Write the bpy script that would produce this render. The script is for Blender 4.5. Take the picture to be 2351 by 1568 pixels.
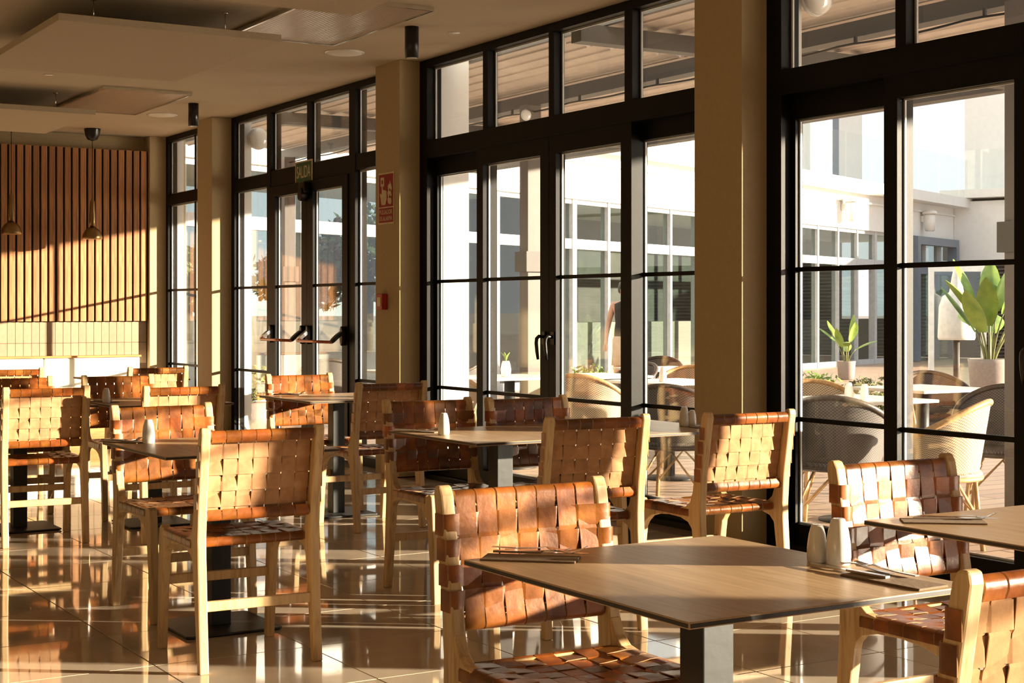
import bpy, bmesh, math, random
from mathutils import Vector, Matrix, Euler, noise as mnoise
R = random.Random(7)
sc = bpy.context.scene
for o in list(bpy.data.objects):
    bpy.data.objects.remove(o)
COL = sc.collection
# ------------------------------------------------------------------ camera
CAM_H = 1.28
FPX = 3550.0
YAW = math.atan(2150.0 / 3550.0)
SA, CA = math.sin(YAW), math.cos(YAW)
cam = bpy.data.cameras.new('camera')
cam.sensor_width = 36.0
cam.lens = 36.0 * FPX / 2351.0
cam.shift_y = -(784.0 - 712.0) / 2351.0
cam.clip_start = 0.05
cam.clip_end = 2000
camo = bpy.data.objects.new('camera', cam)
camo.location = (0, 0, CAM_H)
camo.rotation_euler = (math.pi / 2, 0, -YAW)
COL.objects.link(camo)
sc.camera = camo
# ------------------------------------------------------------------ light
world = bpy.data.worlds.new('world')
sc.world = world
world.use_nodes = True
wn = world.node_tree
wn.nodes.clear()
wo = wn.nodes.new('ShaderNodeOutputWorld')
wb = wn.nodes.new('ShaderNodeBackground')
wb.inputs['Color'].default_value = (0.94, 0.965, 1.0, 1)
wb.inputs['Strength'].default_value = 0.68
wn.links.new(wb.outputs[0], wo.inputs[0])
SUN_AZ = math.radians(54.5)     # measured from the window wall
SUN_EL = math.radians(9.0)
sun = bpy.data.lights.new('sun', 'SUN')
sun.energy = 13.5
sun.angle = math.radians(0.7)
sun.color = (1.0, 0.83, 0.62)
suno = bpy.data.objects.new('sun', sun)
sdir = Vector((-math.sin(SUN_AZ) * math.cos(SUN_EL), math.cos(SUN_AZ) * math.cos(SUN_EL), -math.sin(SUN_EL)))
suno.rotation_euler = sdir.to_track_quat('-Z', 'Y').to_euler()
suno.location = (30, -20, 12)
COL.objects.link(suno)
sc.view_settings.view_transform = 'Standard'
sc.view_settings.look = 'None'
sc.view_settings.gamma = 1.0
sc.view_settings.use_curve_mapping = False
sc.view_settings.exposure = 1.0
sc.cycles.use_denoising = True
sc.cycles.max_bounces = 10
sc.cycles.transparent_max_bounces = 24
sc.cycles.caustics_reflective = True
sc.cycles.blur_glossy = 0.5
sc.cycles.sample_clamp_indirect = 12


# ------------------------------------------------------------------ materials
def newmat(name):
    m = bpy.data.materials.new(name)
    m.use_nodes = True
    return m, m.node_tree, m.node_tree.nodes['Principled BSDF']


def ramp(nt, fac, cols):
    r = nt.nodes.new('ShaderNodeValToRGB')
    cr = r.color_ramp
    while len(cr.elements) > 1:
        cr.elements.remove(cr.elements[-1])
    cr.elements[0].position = cols[0][0]
    cr.elements[0].color = (*cols[0][1], 1)
    for p, c in cols[1:]:
        e = cr.elements.new(p)
        e.color = (*c, 1)
    nt.links.new(fac, r.inputs[0])
    return r.outputs[0]


def noise(nt, scale=5, detail=4, vec=None, dist=0.0, stretch=None):
    tc = nt.nodes.new('ShaderNodeTexCoord')
    src = tc.outputs['Object']
    if stretch:
        mp = nt.nodes.new('ShaderNodeMapping')
        mp.inputs['Scale'].default_value = stretch
        nt.links.new(src, mp.inputs[0])
        src = mp.outputs[0]
    n = nt.nodes.new('ShaderNodeTexNoise')
    n.inputs['Scale'].default_value = scale
    n.inputs['Detail'].default_value = detail
    n.inputs['Distortion'].default_value = dist
    nt.links.new(src, n.inputs['Vector'])
    return n.outputs['Fac']


def bump(nt, p, h, strength=0.2, dist=0.01):
    b = nt.nodes.new('ShaderNodeBump')
    b.inputs['Strength'].default_value = strength
    b.inputs['Distance'].default_value = dist
    nt.links.new(h, b.inputs['Height'])
    nt.links.new(b.outputs[0], p.inputs['Normal'])


def vary(nt, col, amount=0.25, hue=0.0):
    oi = nt.nodes.new('ShaderNodeObjectInfo')
    h = nt.nodes.new('ShaderNodeHueSaturation')
    mr = nt.nodes.new('ShaderNodeMapRange')
    mr.inputs['To Min'].default_value = 1 - amount
    mr.inputs['To Max'].default_value = 1 + amount
    nt.links.new(oi.outputs['Random'], mr.inputs[0])
    nt.links.new(mr.outputs[0], h.inputs['Value'])
    if hue:
        m2 = nt.nodes.new('ShaderNodeMapRange')
        m2.inputs['To Min'].default_value = 0.5 + hue
        m2.inputs['To Max'].default_value = 0.5 - hue
        nt.links.new(oi.outputs['Random'], m2.inputs[0])
        nt.links.new(m2.outputs[0], h.inputs['Hue'])
    nt.links.new(col, h.inputs['Color'])
    return h.outputs[0]


def plain(name, col, rough=0.5, metal=0.0, nscale=0, namp=0.1, bstr=0.0, coat=0.0, spec=0.5):
    m, nt, p = newmat(name)
    p.inputs['Roughness'].default_value = rough
    p.inputs['Metallic'].default_value = metal
    p.inputs['Coat Weight'].default_value = coat
    p.inputs['Specular IOR Level'].default_value = spec
    ns = nscale or 12
    f = noise(nt, ns, 4)
    lo = tuple(c * (1 - namp) for c in col)
    hi = tuple(min(1, c * (1 + namp)) for c in col)
    nt.links.new(ramp(nt, f, [(0.3, lo), (0.7, hi)]), p.inputs['Base Color'])
    if bstr:
        bump(nt, p, f, bstr)
    return m


M = {}
# leather, smooth side
m, nt, p = newmat('leather')
f = noise(nt, 9, 5, dist=0.6)
c = ramp(nt, f, [(0.28, (0.075, 0.02, 0.004)), (0.5, (0.215, 0.064, 0.010)), (0.72, (0.42, 0.14, 0.022))])
c = vary(nt, c, 0.36, 0.008)
nt.links.new(c, p.inputs['Base Color'])
f2 = noise(nt, 45, 3)
nt.links.new(ramp(nt, f, [(0.2, (0.24,) * 3), (0.8, (0.4,) * 3)]), p.inputs['Roughness'])
p.inputs['Coat Weight'].default_value = 0.18
p.inputs['Specular IOR Level'].default_value = 0.4
p.inputs['Coat Roughness'].default_value = 0.28
bump(nt, p, f2, 0.25, 0.004)
M['leather'] = m
m, nt, p = newmat('suede')
f = noise(nt, 22, 6, dist=0.4)
c = ramp(nt, f, [(0.25, (0.36, 0.18, 0.085)), (0.6, (0.50, 0.275, 0.14)), (0.85, (0.56, 0.33, 0.18))])
nt.links.new(vary(nt, c, 0.12), p.inputs['Base Color'])
p.inputs['Roughness'].default_value = 0.9
p.inputs['Specular IOR Level'].default_value = 0.15
bump(nt, p, noise(nt, 70, 4), 0.25, 0.003)
M['suede'] = m
# teak wood (grain along object z)


def wood(name, cols, stretch=(14, 14, 1.2), rough=0.45, var=0.1, spec=0.4):
    m, nt, p = newmat(name)
    f = noise(nt, 3.0, 6, dist=1.2, stretch=stretch)
    c = ramp(nt, f, cols)
    nt.links.new(vary(nt, c, var), p.inputs['Base Color'])
    p.inputs['Roughness'].default_value = rough
    p.inputs['Specular IOR Level'].default_value = spec
    bump(nt, p, f, 0.12, 0.003)
    return m


M['teak'] = wood('teak', [(0.25, (0.38, 0.225, 0.095)), (0.5, (0.58, 0.395, 0.195)), (0.8, (0.67, 0.485, 0.26))])
M['slat'] = wood('slat_wood', [(0.25, (0.24, 0.10, 0.038)), (0.55, (0.40, 0.19, 0.076)), (0.85, (0.48, 0.255, 0.11))], (16, 16, 0.8), 0.5, 0.2)
M['tabletop'] = wood('tabletop_laminate', [(0.25, (0.33, 0.215, 0.115)), (0.55, (0.45, 0.30, 0.165)), (0.85, (0.53, 0.37, 0.21))], (12, 1.0, 12), 0.36, 0.05)
M['cap_wood'] = wood('cap_wood', [(0.3, (0.42, 0.19, 0.06)), (0.7, (0.6, 0.3, 0.1))], (1, 14, 14), 0.45)
M['table_edge'] = plain('table_edge', (0.035, 0.028, 0.022), 0.5)
M['table_metal'] = plain('table_metal', (0.014, 0.0155, 0.015), 0.5, 0.0, 40, 0.15, 0.05)
M['frame'] = plain('black_frame', (0.0022, 0.0021, 0.002), 0.5, 0.0, 60, 0.2, 0.03, spec=0.2)
M['spacer'] = plain('glazing_spacer', (0.62, 0.62, 0.60), 0.4, 0.2)
M['black'] = plain('black_plastic', (0.008, 0.008, 0.009), 0.35)
M['wall'] = plain('wall_paint', (0.44, 0.345, 0.20), 0.75, 0, 30, 0.03, 0.05, spec=0.25)
M['ceil'] = plain('ceiling_paint', (0.55, 0.47, 0.35), 0.8, 0, 3, 0.03, 0.02, spec=0.2)
M['raft'] = plain('raft_paint', (0.52, 0.44, 0.325), 0.8, 0, 40, 0.04, 0.06, spec=0.2)
M['white_ext'] = plain('white_render', (0.82, 0.82, 0.80), 0.8, 0, 8, 0.03, 0.05, spec=0.2)
M['ceramic'] = plain('white_ceramic', (0.78, 0.77, 0.73), 0.12, 0, 5, 0.02, 0, 0.4)
M['steel'] = plain('cutlery_steel', (0.72, 0.70, 0.67), 0.16, 1.0, 20, 0.05)
M['napkin'] = plain('napkin_kraft', (0.24, 0.165, 0.105), 0.85, 0, 80, 0.05, 0.1)
M['chrome'] = plain('chrome', (0.75, 0.75, 0.73), 0.18, 1.0)
M['copper_bar'] = plain('red_copper_bar', (0.42, 0.13, 0.07), 0.3, 0.6)
M['brass'] = plain('brass', (0.30, 0.20, 0.085), 0.3, 0.9, 8, 0.2)
M['red'] = plain('sign_red', (0.30, 0.014, 0.022), 0.4)
M['redbox'] = plain('alarm_red', (0.42, 0.03, 0.02), 0.35)
M['cream'] = plain('sign_cream', (0.66, 0.58, 0.38), 0.5)
M['green'] = plain('sign_green', (0.025, 0.10, 0.055), 0.4)
M['grout'] = plain('grout', (0.13, 0.085, 0.05), 0.85)
M['upholstery'] = plain('white_upholstery', (0.80, 0.77, 0.68), 0.55, 0, 40, 0.03, 0.06)
M['grey_frame'] = plain('grey_window_frame', (0.52, 0.54, 0.55), 0.4)
M['blue_frame'] = plain('blue_grey_frame', (0.16, 0.20, 0.26), 0.4)
M['dark_int'] = plain('dark_interior', (0.06, 0.052, 0.046), 0.7, 0, 4, 0.3)
M['shutter'] = plain('shutter_metal', (0.085, 0.08, 0.078), 0.4, 0.3)
M['pergola'] = plain('pergola_grey', (0.07, 0.065, 0.06), 0.45, 0, 20, 0.08)
M['louver'] = plain('louver_taupe', (0.66, 0.56, 0.48), 0.5, 0, 6, 0.08)
M['post_light'] = plain('post_paint', (0.12, 0.105, 0.095), 0.45, 0, 20, 0.06)
M['pot'] = plain('pot_taupe', (0.30, 0.25, 0.22), 0.8, 0, 25, 0.1, 0.1)
M['bamboo'] = wood('bamboo_cane', [(0.3, (0.32, 0.185, 0.075)), (0.7, (0.52, 0.33, 0.16))], (10, 10, 4), 0.4)
M['rim_dark'] = plain('dark_cane', (0.075, 0.058, 0.047), 0.45, 0, 60, 0.3, 0.15)
M['white_table'] = plain('white_tabletop', (0.72, 0.70, 0.67), 0.4, 0, 15, 0.05)
M['trunk'] = plain('trunk', (0.10, 0.07, 0.045), 0.9, 0, 20, 0.3, 0.3)
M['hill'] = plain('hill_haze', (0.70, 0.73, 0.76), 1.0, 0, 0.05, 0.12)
M['orange_awning'] = plain('umbrella_cloth', (0.66, 0.66, 0.64), 0.8)
M['skin'] = plain('skin', (0.50, 0.29, 0.20), 0.5)
M['hair'] = plain('hair', (0.015, 0.011, 0.009), 0.5)
M['cloth_black'] = plain('cloth_black', (0.014, 0.014, 0.016), 0.9)
M['cloth_sand'] = plain('cloth_sand', (0.42, 0.33, 0.26), 0.9)
# floor tile: polished stoneware
m, nt, p = newmat('floor_stoneware')
f = noise(nt, 2.2, 7, dist=0.8)
c = ramp(nt, f, [(0.25, (0.46, 0.37, 0.27)), (0.55, (0.56, 0.46, 0.345)), (0.8, (0.63, 0.53, 0.41))])
nt.links.new(vary(nt, c, 0.04), p.inputs['Base Color'])
f2 = noise(nt, 1.3, 6, dist=1.5, stretch=(1, 3, 1))
nt.links.new(ramp(nt, f2, [(0.3, (0.03,) * 3), (0.62, (0.06,) * 3), (0.8, (0.12,) * 3)]), p.inputs['Roughness'])
p.inputs['Specular IOR Level'].default_value = 0.75
bump(nt, p, noise(nt, 3.0, 3), 0.02, 0.01)
M['floor_tile'] = m
m, nt, p = newmat('wall_tile')
f = noise(nt, 18, 4)
nt.links.new(vary(nt, ramp(nt, f, [(0.3, (0.31, 0.23, 0.15)), (0.7, (0.36, 0.275, 0.185))]), 0.06), p.inputs['Base Color'])
p.inputs['Roughness'].default_value = 0.3
M['wall_tile'] = m
# terrace deck
m, nt, p = newmat('terrace_tile')
bk = nt.nodes.new('ShaderNodeTexBrick')
bk.inputs['Scale'].default_value = 1.0
bk.inputs['Color1'].default_value = (0.42, 0.29, 0.205, 1)
bk.inputs['Color2'].default_value = (0.50, 0.36, 0.26, 1)
bk.inputs['Mortar'].default_value = (0.14, 0.09, 0.06, 1)
bk.inputs['Mortar Size'].default_value = 0.008
bk.inputs['Brick Width'].default_value = 1.2
bk.inputs['Row Height'].default_value = 0.2
tc = nt.nodes.new('ShaderNodeTexCoord')
nt.links.new(tc.outputs['Object'], bk.inputs['Vector'])
nt.links.new(bk.outputs['Color'], p.inputs['Base Color'])
p.inputs['Roughness'].default_value = 0.45
M['terrace'] = m


# woven rattan
def weave(name, ca, cb, scale):
    m, nt, p = newmat(name)
    tc = nt.nodes.new('ShaderNodeTexCoord')
    ck = nt.nodes.new('ShaderNodeTexChecker')
    ck.inputs['Scale'].default_value = scale
    ck.inputs['Color1'].default_value = (*ca, 1)
    ck.inputs['Color2'].default_value = (*cb, 1)
    nt.links.new(tc.outputs['UV'], ck.inputs['Vector'])
    nt.links.new(ck.outputs['Color'], p.inputs['Base Color'])
    p.inputs['Roughness'].default_value = 0.6
    bump(nt, p, ck.outputs['Fac'], 0.4, 0.004)
    return m


M['rattan_light'] = weave('rattan_light', (0.50, 0.40, 0.28), (0.17, 0.125, 0.08), 1.0)
M['rattan_dark'] = weave('rattan_dark', (0.14, 0.125, 0.115), (0.055, 0.046, 0.042), 1.0)
# foliage
for nm, a, b in (('leaf_dark', (0.018, 0.035, 0.012), (0.06, 0.095, 0.03)), ('leaf_bright', (0.11, 0.21, 0.03), (0.26, 0.36, 0.06)),
                 ('leaf_olive', (0.10, 0.12, 0.035), (0.24, 0.23, 0.08))):
    m, nt, p = newmat(nm)
    f = noise(nt, 6, 4)
    nt.links.new(vary(nt, ramp(nt, f, [(0.3, a), (0.7, b)]), 0.15), p.inputs['Base Color'])
    p.inputs['Roughness'].default_value = 0.45
    p.inputs['Subsurface Weight'].default_value = 0.0
    M[nm] = m


# glass: thin pane = transparent + mirror by facing angle
def glass(name, tint=(1, 1, 1), gain=1.0):
    m = bpy.data.materials.new(name)
    m.use_nodes = True
    nt = m.node_tree
    nt.nodes.clear()
    out = nt.nodes.new('ShaderNodeOutputMaterial')
    mix = nt.nodes.new('ShaderNodeMixShader')
    tr = nt.nodes.new('ShaderNodeBsdfTransparent')
    tr.inputs[0].default_value = (*tint, 1)
    gl = nt.nodes.new('ShaderNodeBsdfGlossy')
    gl.inputs['Roughness'].default_value = 0.0
    lw = nt.nodes.new('ShaderNodeLayerWeight')
    lw.inputs[0].default_value = 0.5
    pw = nt.nodes.new('ShaderNodeMath')
    pw.operation = 'POWER'
    pw.inputs[1].default_value = 5.0
    nt.links.new(lw.outputs['Facing'], pw.inputs[0])
    mu = nt.nodes.new('ShaderNodeMath')
    mu.operation = 'MULTIPLY_ADD'
    mu.inputs[1].default_value = 0.96 * gain
    mu.inputs[2].default_value = 0.04 * gain
    mu.use_clamp = True
    nt.links.new(pw.outputs[0], mu.inputs[0])
    nt.links.new(mu.outputs[0], mix.inputs[0])
    nt.links.new(tr.outputs[0], mix.inputs[1])
    nt.links.new(gl.outputs[0], mix.inputs[2])
    nt.links.new(mix.outputs[0], out.inputs[0])
    return m


M['glass'] = glass('window_glass', (0.975, 0.985, 0.98), 1.7)
M['glass_far'] = glass('far_glass', (0.80, 0.88, 0.86), 2.2)
M['glass_rail'] = glass('railing_glass', (0.965, 0.985, 0.98), 0.6)
# ribbed light diffuser
m, nt, p = newmat('ribbed_diffuser')
p.inputs['Base Color'].default_value = (0.46, 0.36, 0.27, 1)
p.inputs['Roughness'].default_value = 0.25
tcn = nt.nodes.new('ShaderNodeTexCoord')
wv = nt.nodes.new('ShaderNodeTexWave')
wv.inputs['Scale'].default_value = 12
wv.bands_direction = 'X'
nt.links.new(tcn.outputs['Object'], wv.inputs['Vector'])
bump(nt, p, wv.outputs['Fac'], 0.5, 0.01)
M['diffuser'] = m


# ------------------------------------------------------------------ mesh helpers
class MB:
    def __init__(self):
        self.v, self.f, self.m, self.s, self.uv = [], [], [], [], {}

    def face(self, idx, mi=0, sm=False):
        self.f.append(tuple(idx)); self.m.append(mi); self.s.append(sm)

    def box(self, x0, x1, y0, y1, z0, z1, mi=0, mtop=None):
        b = len(self.v)
        self.v += [(x0, y0, z0), (x1, y0, z0), (x1, y1, z0), (x0, y1, z0), (x0, y0, z1), (x1, y0, z1), (x1, y1, z1), (x0, y1, z1)]
        for q in ((3, 2, 1, 0), (0, 1, 5, 4), (1, 2, 6, 5), (2, 3, 7, 6), (3, 0, 4, 7)):
            self.face([b + i for i in q], mi)
        self.face([b + i for i in (4, 5, 6, 7)], mi if mtop is None else mtop)
        return self

    def prism(self, prof, a, b, axis='x', mi=0, sm=False):
        """closed 2-D profile (counter-clockwise) extruded along an axis. x: (y,z); y: (x,z); z: (x,y)"""
        n = len(prof); k = len(self.v)
        for t in (a, b):
            for (p, q) in prof:
                self.v.append({'x': (t, p, q), 'y': (p, t, q), 'z': (p, q, t)}[axis])
        flip = axis == 'y'
        i0 = list(range(k, k + n)); i1 = list(range(k + n, k + 2 * n))
        cap0, cap1 = (i0[::-1], i1) if not flip else (i0, i1[::-1])
        self.face(cap0, mi); self.face(cap1, mi)
        for i in range(n):
            j = (i + 1) % n
            q = [i0[i], i0[j], i1[j], i1[i]]
            self.face(q if not flip else q[::-1], mi, sm)
        return self

    def tube(self, pts, rad, n=10, mi=0, cap=True):
        pts = [Vector(p) for p in pts]
        if not hasattr(rad, '__len__'):
            rad = [rad] * len(pts)
        rings = []
        up = None
        for i, p in enumerate(pts):
            t = (pts[min(i + 1, len(pts) - 1)] - pts[max(i - 1, 0)]).normalized()
            if up is None:
                up = Vector((0, 0, 1)) if abs(t.z) < 0.9 else Vector((1, 0, 0))
            a = t.cross(up).normalized()
            b = a.cross(t).normalized()
            up = b
            k = len(self.v)
            for j in range(n):
                an = 2 * math.pi * j / n
                self.v.append(tuple(p + (a * math.cos(an) + b * math.sin(an)) * rad[i]))
            rings.append(list(range(k, k + n)))
        for i in range(len(rings) - 1):
            for j in range(n):
                jj = (j + 1) % n
                self.face([rings[i][j], rings[i + 1][j], rings[i + 1][jj], rings[i][jj]][::-1], mi, True)
        if cap:
            self.face(rings[0], mi); self.face(rings[-1][::-1], mi)
        return self

    def lathe(self, prof, n=20, c=(0, 0, 0), mi=0, sm=True):
        """(r, z) profile from bottom to top"""
        rings = []
        for (r, z) in prof:
            k = len(self.v)
            if r < 1e-6:
                self.v.append((c[0], c[1], c[2] + z)); rings.append([k] * n)
            else:
                for j in range(n):
                    a = 2 * math.pi * j / n
                    self.v.append((c[0] + r * math.cos(a), c[1] + r * math.sin(a), c[2] + z))
                rings.append(list(range(k, k + n)))
        for i in range(len(rings) - 1):
            for j in range(n):
                jj = (j + 1) % n
                q = [rings[i][j], rings[i][jj], rings[i + 1][jj], rings[i + 1][j]]
                u = []
                for x in q:
                    if x not in u:
                        u.append(x)
                if len(u) > 2:
                    self.face(u, mi, sm)
        if prof[0][0] > 1e-6:
            self.face(rings[0][::-1], mi)
        if prof[-1][0] > 1e-6:
            self.face(rings[-1], mi)
        return self

    def ribbon(self, pts, wdir, width, thick, mf=0, mb=0, me=None):
        """thin band along a path; front side = wdir x tangent"""
        pts = [Vector(p) for p in pts]
        n = len(pts)
        if not hasattr(width, '__len__'):
            width = [width] * n
        if me is None:
            me = mb
        wd = Vector(wdir).normalized()
        fr, bk = [], []
        for i, p in enumerate(pts):
            t = (pts[min(i + 1, n - 1)] - pts[max(i - 1, 0)]).normalized()
            nn = wd.cross(t).normalized()
            h = wd * (width[i] / 2)
            o = nn * (thick / 2)
            fr.append((p - h + o, p + h + o)); bk.append((p - h - o, p + h - o))
        k = len(self.v)
        for (a, b) in fr:
            self.v += [tuple(a), tuple(b)]
        kb = len(self.v)
        for (a, b) in bk:
            self.v += [tuple(a), tuple(b)]
        ke = len(self.v)
        for i in range(n):
            self.v += [tuple(fr[i][0]), tuple(bk[i][0]), tuple(fr[i][1]), tuple(bk[i][1])]
        for i in range(n - 1):
            self.face([k + 2 * i, k + 2 * i + 1, k + 2 * i + 3, k + 2 * i + 2][::-1], mf, True)
            self.face([kb + 2 * i, kb + 2 * i + 1, kb + 2 * i + 3, kb + 2 * i + 2], mb, True)
            e = ke + 4 * i
            self.face([e, e + 1, e + 5, e + 4], me); self.face([e + 2, e + 6, e + 7, e + 3], me)
        self.face([ke, ke + 2, ke + 3, ke + 1], me)
        e = ke + 4 * (n - 1)
        self.face([e, e + 1, e + 3, e + 2], me)
        return self

    def mesh(self, name, mats, bevel=0, fix=True, seg=2):
        me = bpy.data.meshes.new(name)
        me.from_pydata(self.v, [], self.f)
        for mt in mats:
            me.materials.append(M[mt] if isinstance(mt, str) else mt)
        me.polygons.foreach_set('material_index', self.m)
        me.polygons.foreach_set('use_smooth', self.s)
        if bevel or fix:
            bm = bmesh.new(); bm.from_mesh(me)
            if fix:
                bmesh.ops.recalc_face_normals(bm, faces=bm.faces)
            if bevel:
                ed = [e for e in bm.edges if len(e.link_faces) == 2 and e.calc_face_angle(0) > 0.5]
                bmesh.ops.bevel(bm, geom=ed, offset=bevel, segments=seg, affect='EDGES', profile=0.5, clamp_overlap=True)
                for fc in bm.faces:
                    pass
            bm.to_mesh(me); bm.free()
        me.update()
        return me

    def build(self, name, mats, parent=None, bevel=0, loc=None, rz=0.0, fix=True, seg=2):
        if isinstance(mats, str):
            mats = [mats]
        o = bpy.data.objects.new(name, self.mesh(name, mats, bevel, fix, seg))
        COL.objects.link(o)
        if parent:
            o.parent = parent
        if loc is not None:
            o.location = loc
        if rz:
            o.rotation_euler.z = rz
        return o


def inst(name, mesh, parent=None, loc=(0, 0, 0), rz=0.0):
    o = bpy.data.objects.new(name, mesh)
    COL.objects.link(o)
    o.parent = parent
    o.location = loc
    o.rotation_euler.z = rz
    return o


def empty(name, loc=(0, 0, 0), rz=0.0):
    o = bpy.data.objects.new(name, None)
    o.empty_display_size = 0.1
    COL.objects.link(o)
    o.location = loc
    o.rotation_euler.z = rz
    return o


def tag(o, label=None, cat=None, group=None, kind=None):
    if label: o['label'] = label
    if cat: o['category'] = cat
    if group: o['group'] = group
    if kind: o['kind'] = kind
    return o


def kids(o):
    return [c for c in COL.objects if c.parent == o]


def copy_tree(root, tree, loc, rz):
    """tree = [(part, [subparts])]; copies thing, parts, sub-parts"""
    r = root.copy(); COL.objects.link(r)
    r.location = loc; r.rotation_euler = (0, 0, rz)
    for ch, subs in tree:
        c = ch.copy(); COL.objects.link(c); c.parent = r
        for g in subs:
            d = g.copy(); COL.objects.link(d); d.parent = c
    return r


def at_z(px, py, z):
    zc = FPX * (CAM_H - z) / (py - 712.0)
    xc = (px - 1175.5) / FPX * zc
    return (xc * CA + zc * SA, -xc * SA + zc * CA)


# =================================================================== SETTING
WX = 5.6
CEIL = 3.2
Y0, Y1 = -9.6, 16.86      # room extents
XL = -6.0
PX, PY = 1.785, 5.43     # floor joint origin
PIT = 0.597
floor = MB().box(XL, 5.56, Y0, Y1, -0.12, -0.006).build('floor', 'grout')
tag(floor, 'polished beige stoneware tile floor with dark joints', 'floor', kind='structure')
tm = MB().box(0.0022, PIT - 0.0022, 0.0022, PIT - 0.0022, -0.006, 0.0).mesh('floor_tile', ['floor_tile'], bevel=0.0012, seg=1)
rest = MB()
nt_ = 0
cand = []
i = math.floor((XL - PX) / PIT) + 1
while PX + (i + 1) * PIT < 5.58:
    j = math.floor((Y0 - PY) / PIT) + 1
    while PY + (j + 1) * PIT < Y1:
        cand.append((i, j)); j += 1
    i += 1


def vis(x, y):
    xc = x * CA - y * SA; zc = x * SA + y * CA
    if zc < 1: return False
    px = 1175.5 + FPX * xc / zc; py = 712 + FPX * CAM_H / zc
    return -160 < px < 2500 and py < 1760


for (i, j) in cand:
    x, y = PX + i * PIT, PY + j * PIT
    if vis(x + PIT / 2, y + PIT / 2):
        o = inst('tile', tm, floor, (x, y, 0))
        o.rotation_euler = (R.uniform(-1, 1) * 0.0007, R.uniform(-1, 1) * 0.0007, 0)
    else:
        rest.box(x + .0022, x + PIT - .0022, y + .0022, y + PIT - .0022, -0.006, 0)
o = rest.build('tile_field', 'floor_tile', floor, fix=False)
tag(o, kind='stuff')
ceiling = MB().box(XL, 5.72, Y0, Y1, CEIL, CEIL + 0.25).build('ceiling', 'ceil')
tag(ceiling, 'beige painted ceiling with hung rafts and light panels', 'ceiling', kind='structure')
tag(MB().box(XL - 0.2, XL, Y0, Y1, -0.1, CEIL + .2).build('wall_left', 'wall'), 'plain tan wall on the closed side of the room', 'wall', kind='structure')
tag(MB().box(XL - 0.2, 5.9, Y0 - 0.2, Y0, -0.1, CEIL + .2).build('wall_near', 'wall'), 'plain tan wall behind the viewer', 'wall', kind='structure')
tag(MB().box(XL - 0.2, 5.9, 16.87, 17.3, -0.1, CEIL + .2).build('wall_far', 'wall'), 'tan end wall behind the wood slats', 'wall', kind='structure')
# window wall: columns, end piece
colY = [6.516, 10.582, 14.668, 2.865, -2.9, -6.8]
wr = empty('wall_right')
tag(wr, 'window wall of tan pillars between black glazed bays', 'wall', kind='structure')
for y in colY:
    MB().box(5.40, 5.72, y, y + 0.415, 0, CEIL).build('pillar', 'wall', wr, bevel=0.004)
    xo = 6.0 if abs(y - 10.582) < .1 else 5.81
    MB().box(5.722, xo, y - 0.02, y + 0.43, -0.02, 3.42).build('pillar_outside', 'white_ext', wr)
MB().box(5.42, 5.72, 16.67, 16.87, 0, CEIL).build('wall_piece', 'wall', wr, bevel=0.004)
MB().box(5.40, 5.72, 3.28, 3.357, 0, CEIL).build('pillar', 'wall', wr)  # unseen pillar, moved and widened for its shade on the foreground chair
MB().box(5.45, 5.72, 0.24, 0.34, 0, CEIL).build('pillar', 'wall', wr, bevel=0.004)  # slim unseen pillar, added to shade a band of the nearest table
MB().box(5.722, 5.81, 16.67, 17.9, -0.02, 3.42).build('wall_piece_outside', 'white_ext', wr)
MB().box(5.58, 5.72, Y0, -9.4, 0, CEIL).build('wall_piece', 'wall', wr)
MB().box(5.722, 5.80, Y0, 17.9, 3.22, 3.6).build('fascia', 'white_ext', wr)

# ---- window bays
G = 'glass'


def pane(parent, x, y0, y1, z0, z1):
    o = MB().box(x - 0.004, x + 0.004, y0, y1, z0, z1).build('pane', G, parent)
    if parent.parent is None:
        b = MB()
        e = 0.014
        for q in ((y0, y0 + e, z0, z1), (y1 - e, y1, z0, z1), (y0 + e, y1 - e, z0, z0 + e), (y0 + e, y1 - e, z1 - e, z1)):
            b.box(x + 0.0045, x + 0.016, *q)
        b.build('glazing_spacer', 'spacer', parent)
    return o


def leaf(parent, name, xi, xo, xg, ya, yb, oa, ob, z0, z1, ozt, muntins=(0.69, 1.50), bot=0.1):
    """framed leaf with outer size ya..yb and glass opening oa..ob"""
    b = MB()
    b.box(xi, xo, ya, oa, z0, z1); b.box(xi, xo, ob, yb, z0, z1)
    b.box(xi, xo, oa, ob, z0, z0 + bot); b.box(xi, xo, oa, ob, ozt, z1)
    lf = b.build(name, 'frame', parent)
    pane(lf, xg, oa - 0.004, ob + 0.004, z0 + bot - 0.004, ozt + 0.004)
    b = MB()
    e = 0.009
    y0_, y1_, zz0, zz1 = oa + .0005, ob - .0005, z0 + bot + .0005, ozt - .0005
    for q in ((y0_, y0_ + e, zz0, zz1), (y1_ - e, y1_, zz0, zz1), (y0_ + e, y1_ - e, zz0, zz0 + e), (y0_ + e, y1_ - e, zz1 - e, zz1)):
        b.box(xg + 0.0045, xg + 0.015, *q)
    b.build('glazing_spacer', 'spacer', lf)
    for z in muntins:
        MB().box(xg - 0.014, xg + 0.014, oa, ob, z - 0.0125, z + 0.0125).build('glazing_bar', 'frame', lf)
    return lf


def handle(parent, y, z, x):
    h = MB()
    h.box(x - 0.012, x, y - 0.018, y + 0.018, z - 0.01, z + 0.075)
    pts = [(x - 0.01, y, z + 0.04), (x - 0.045, y, z + 0.045), (x - 0.062, y, z + 0.03), (x - 0.066, y, z), (x - 0.06, y, z - 0.06), (x - 0.052, y, z - 0.11)]
    h.tube(pts, [0.011, 0.012, 0.0125, 0.0125, 0.012, 0.009], 10)
    return h.build('handle', 'black', parent)


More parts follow.
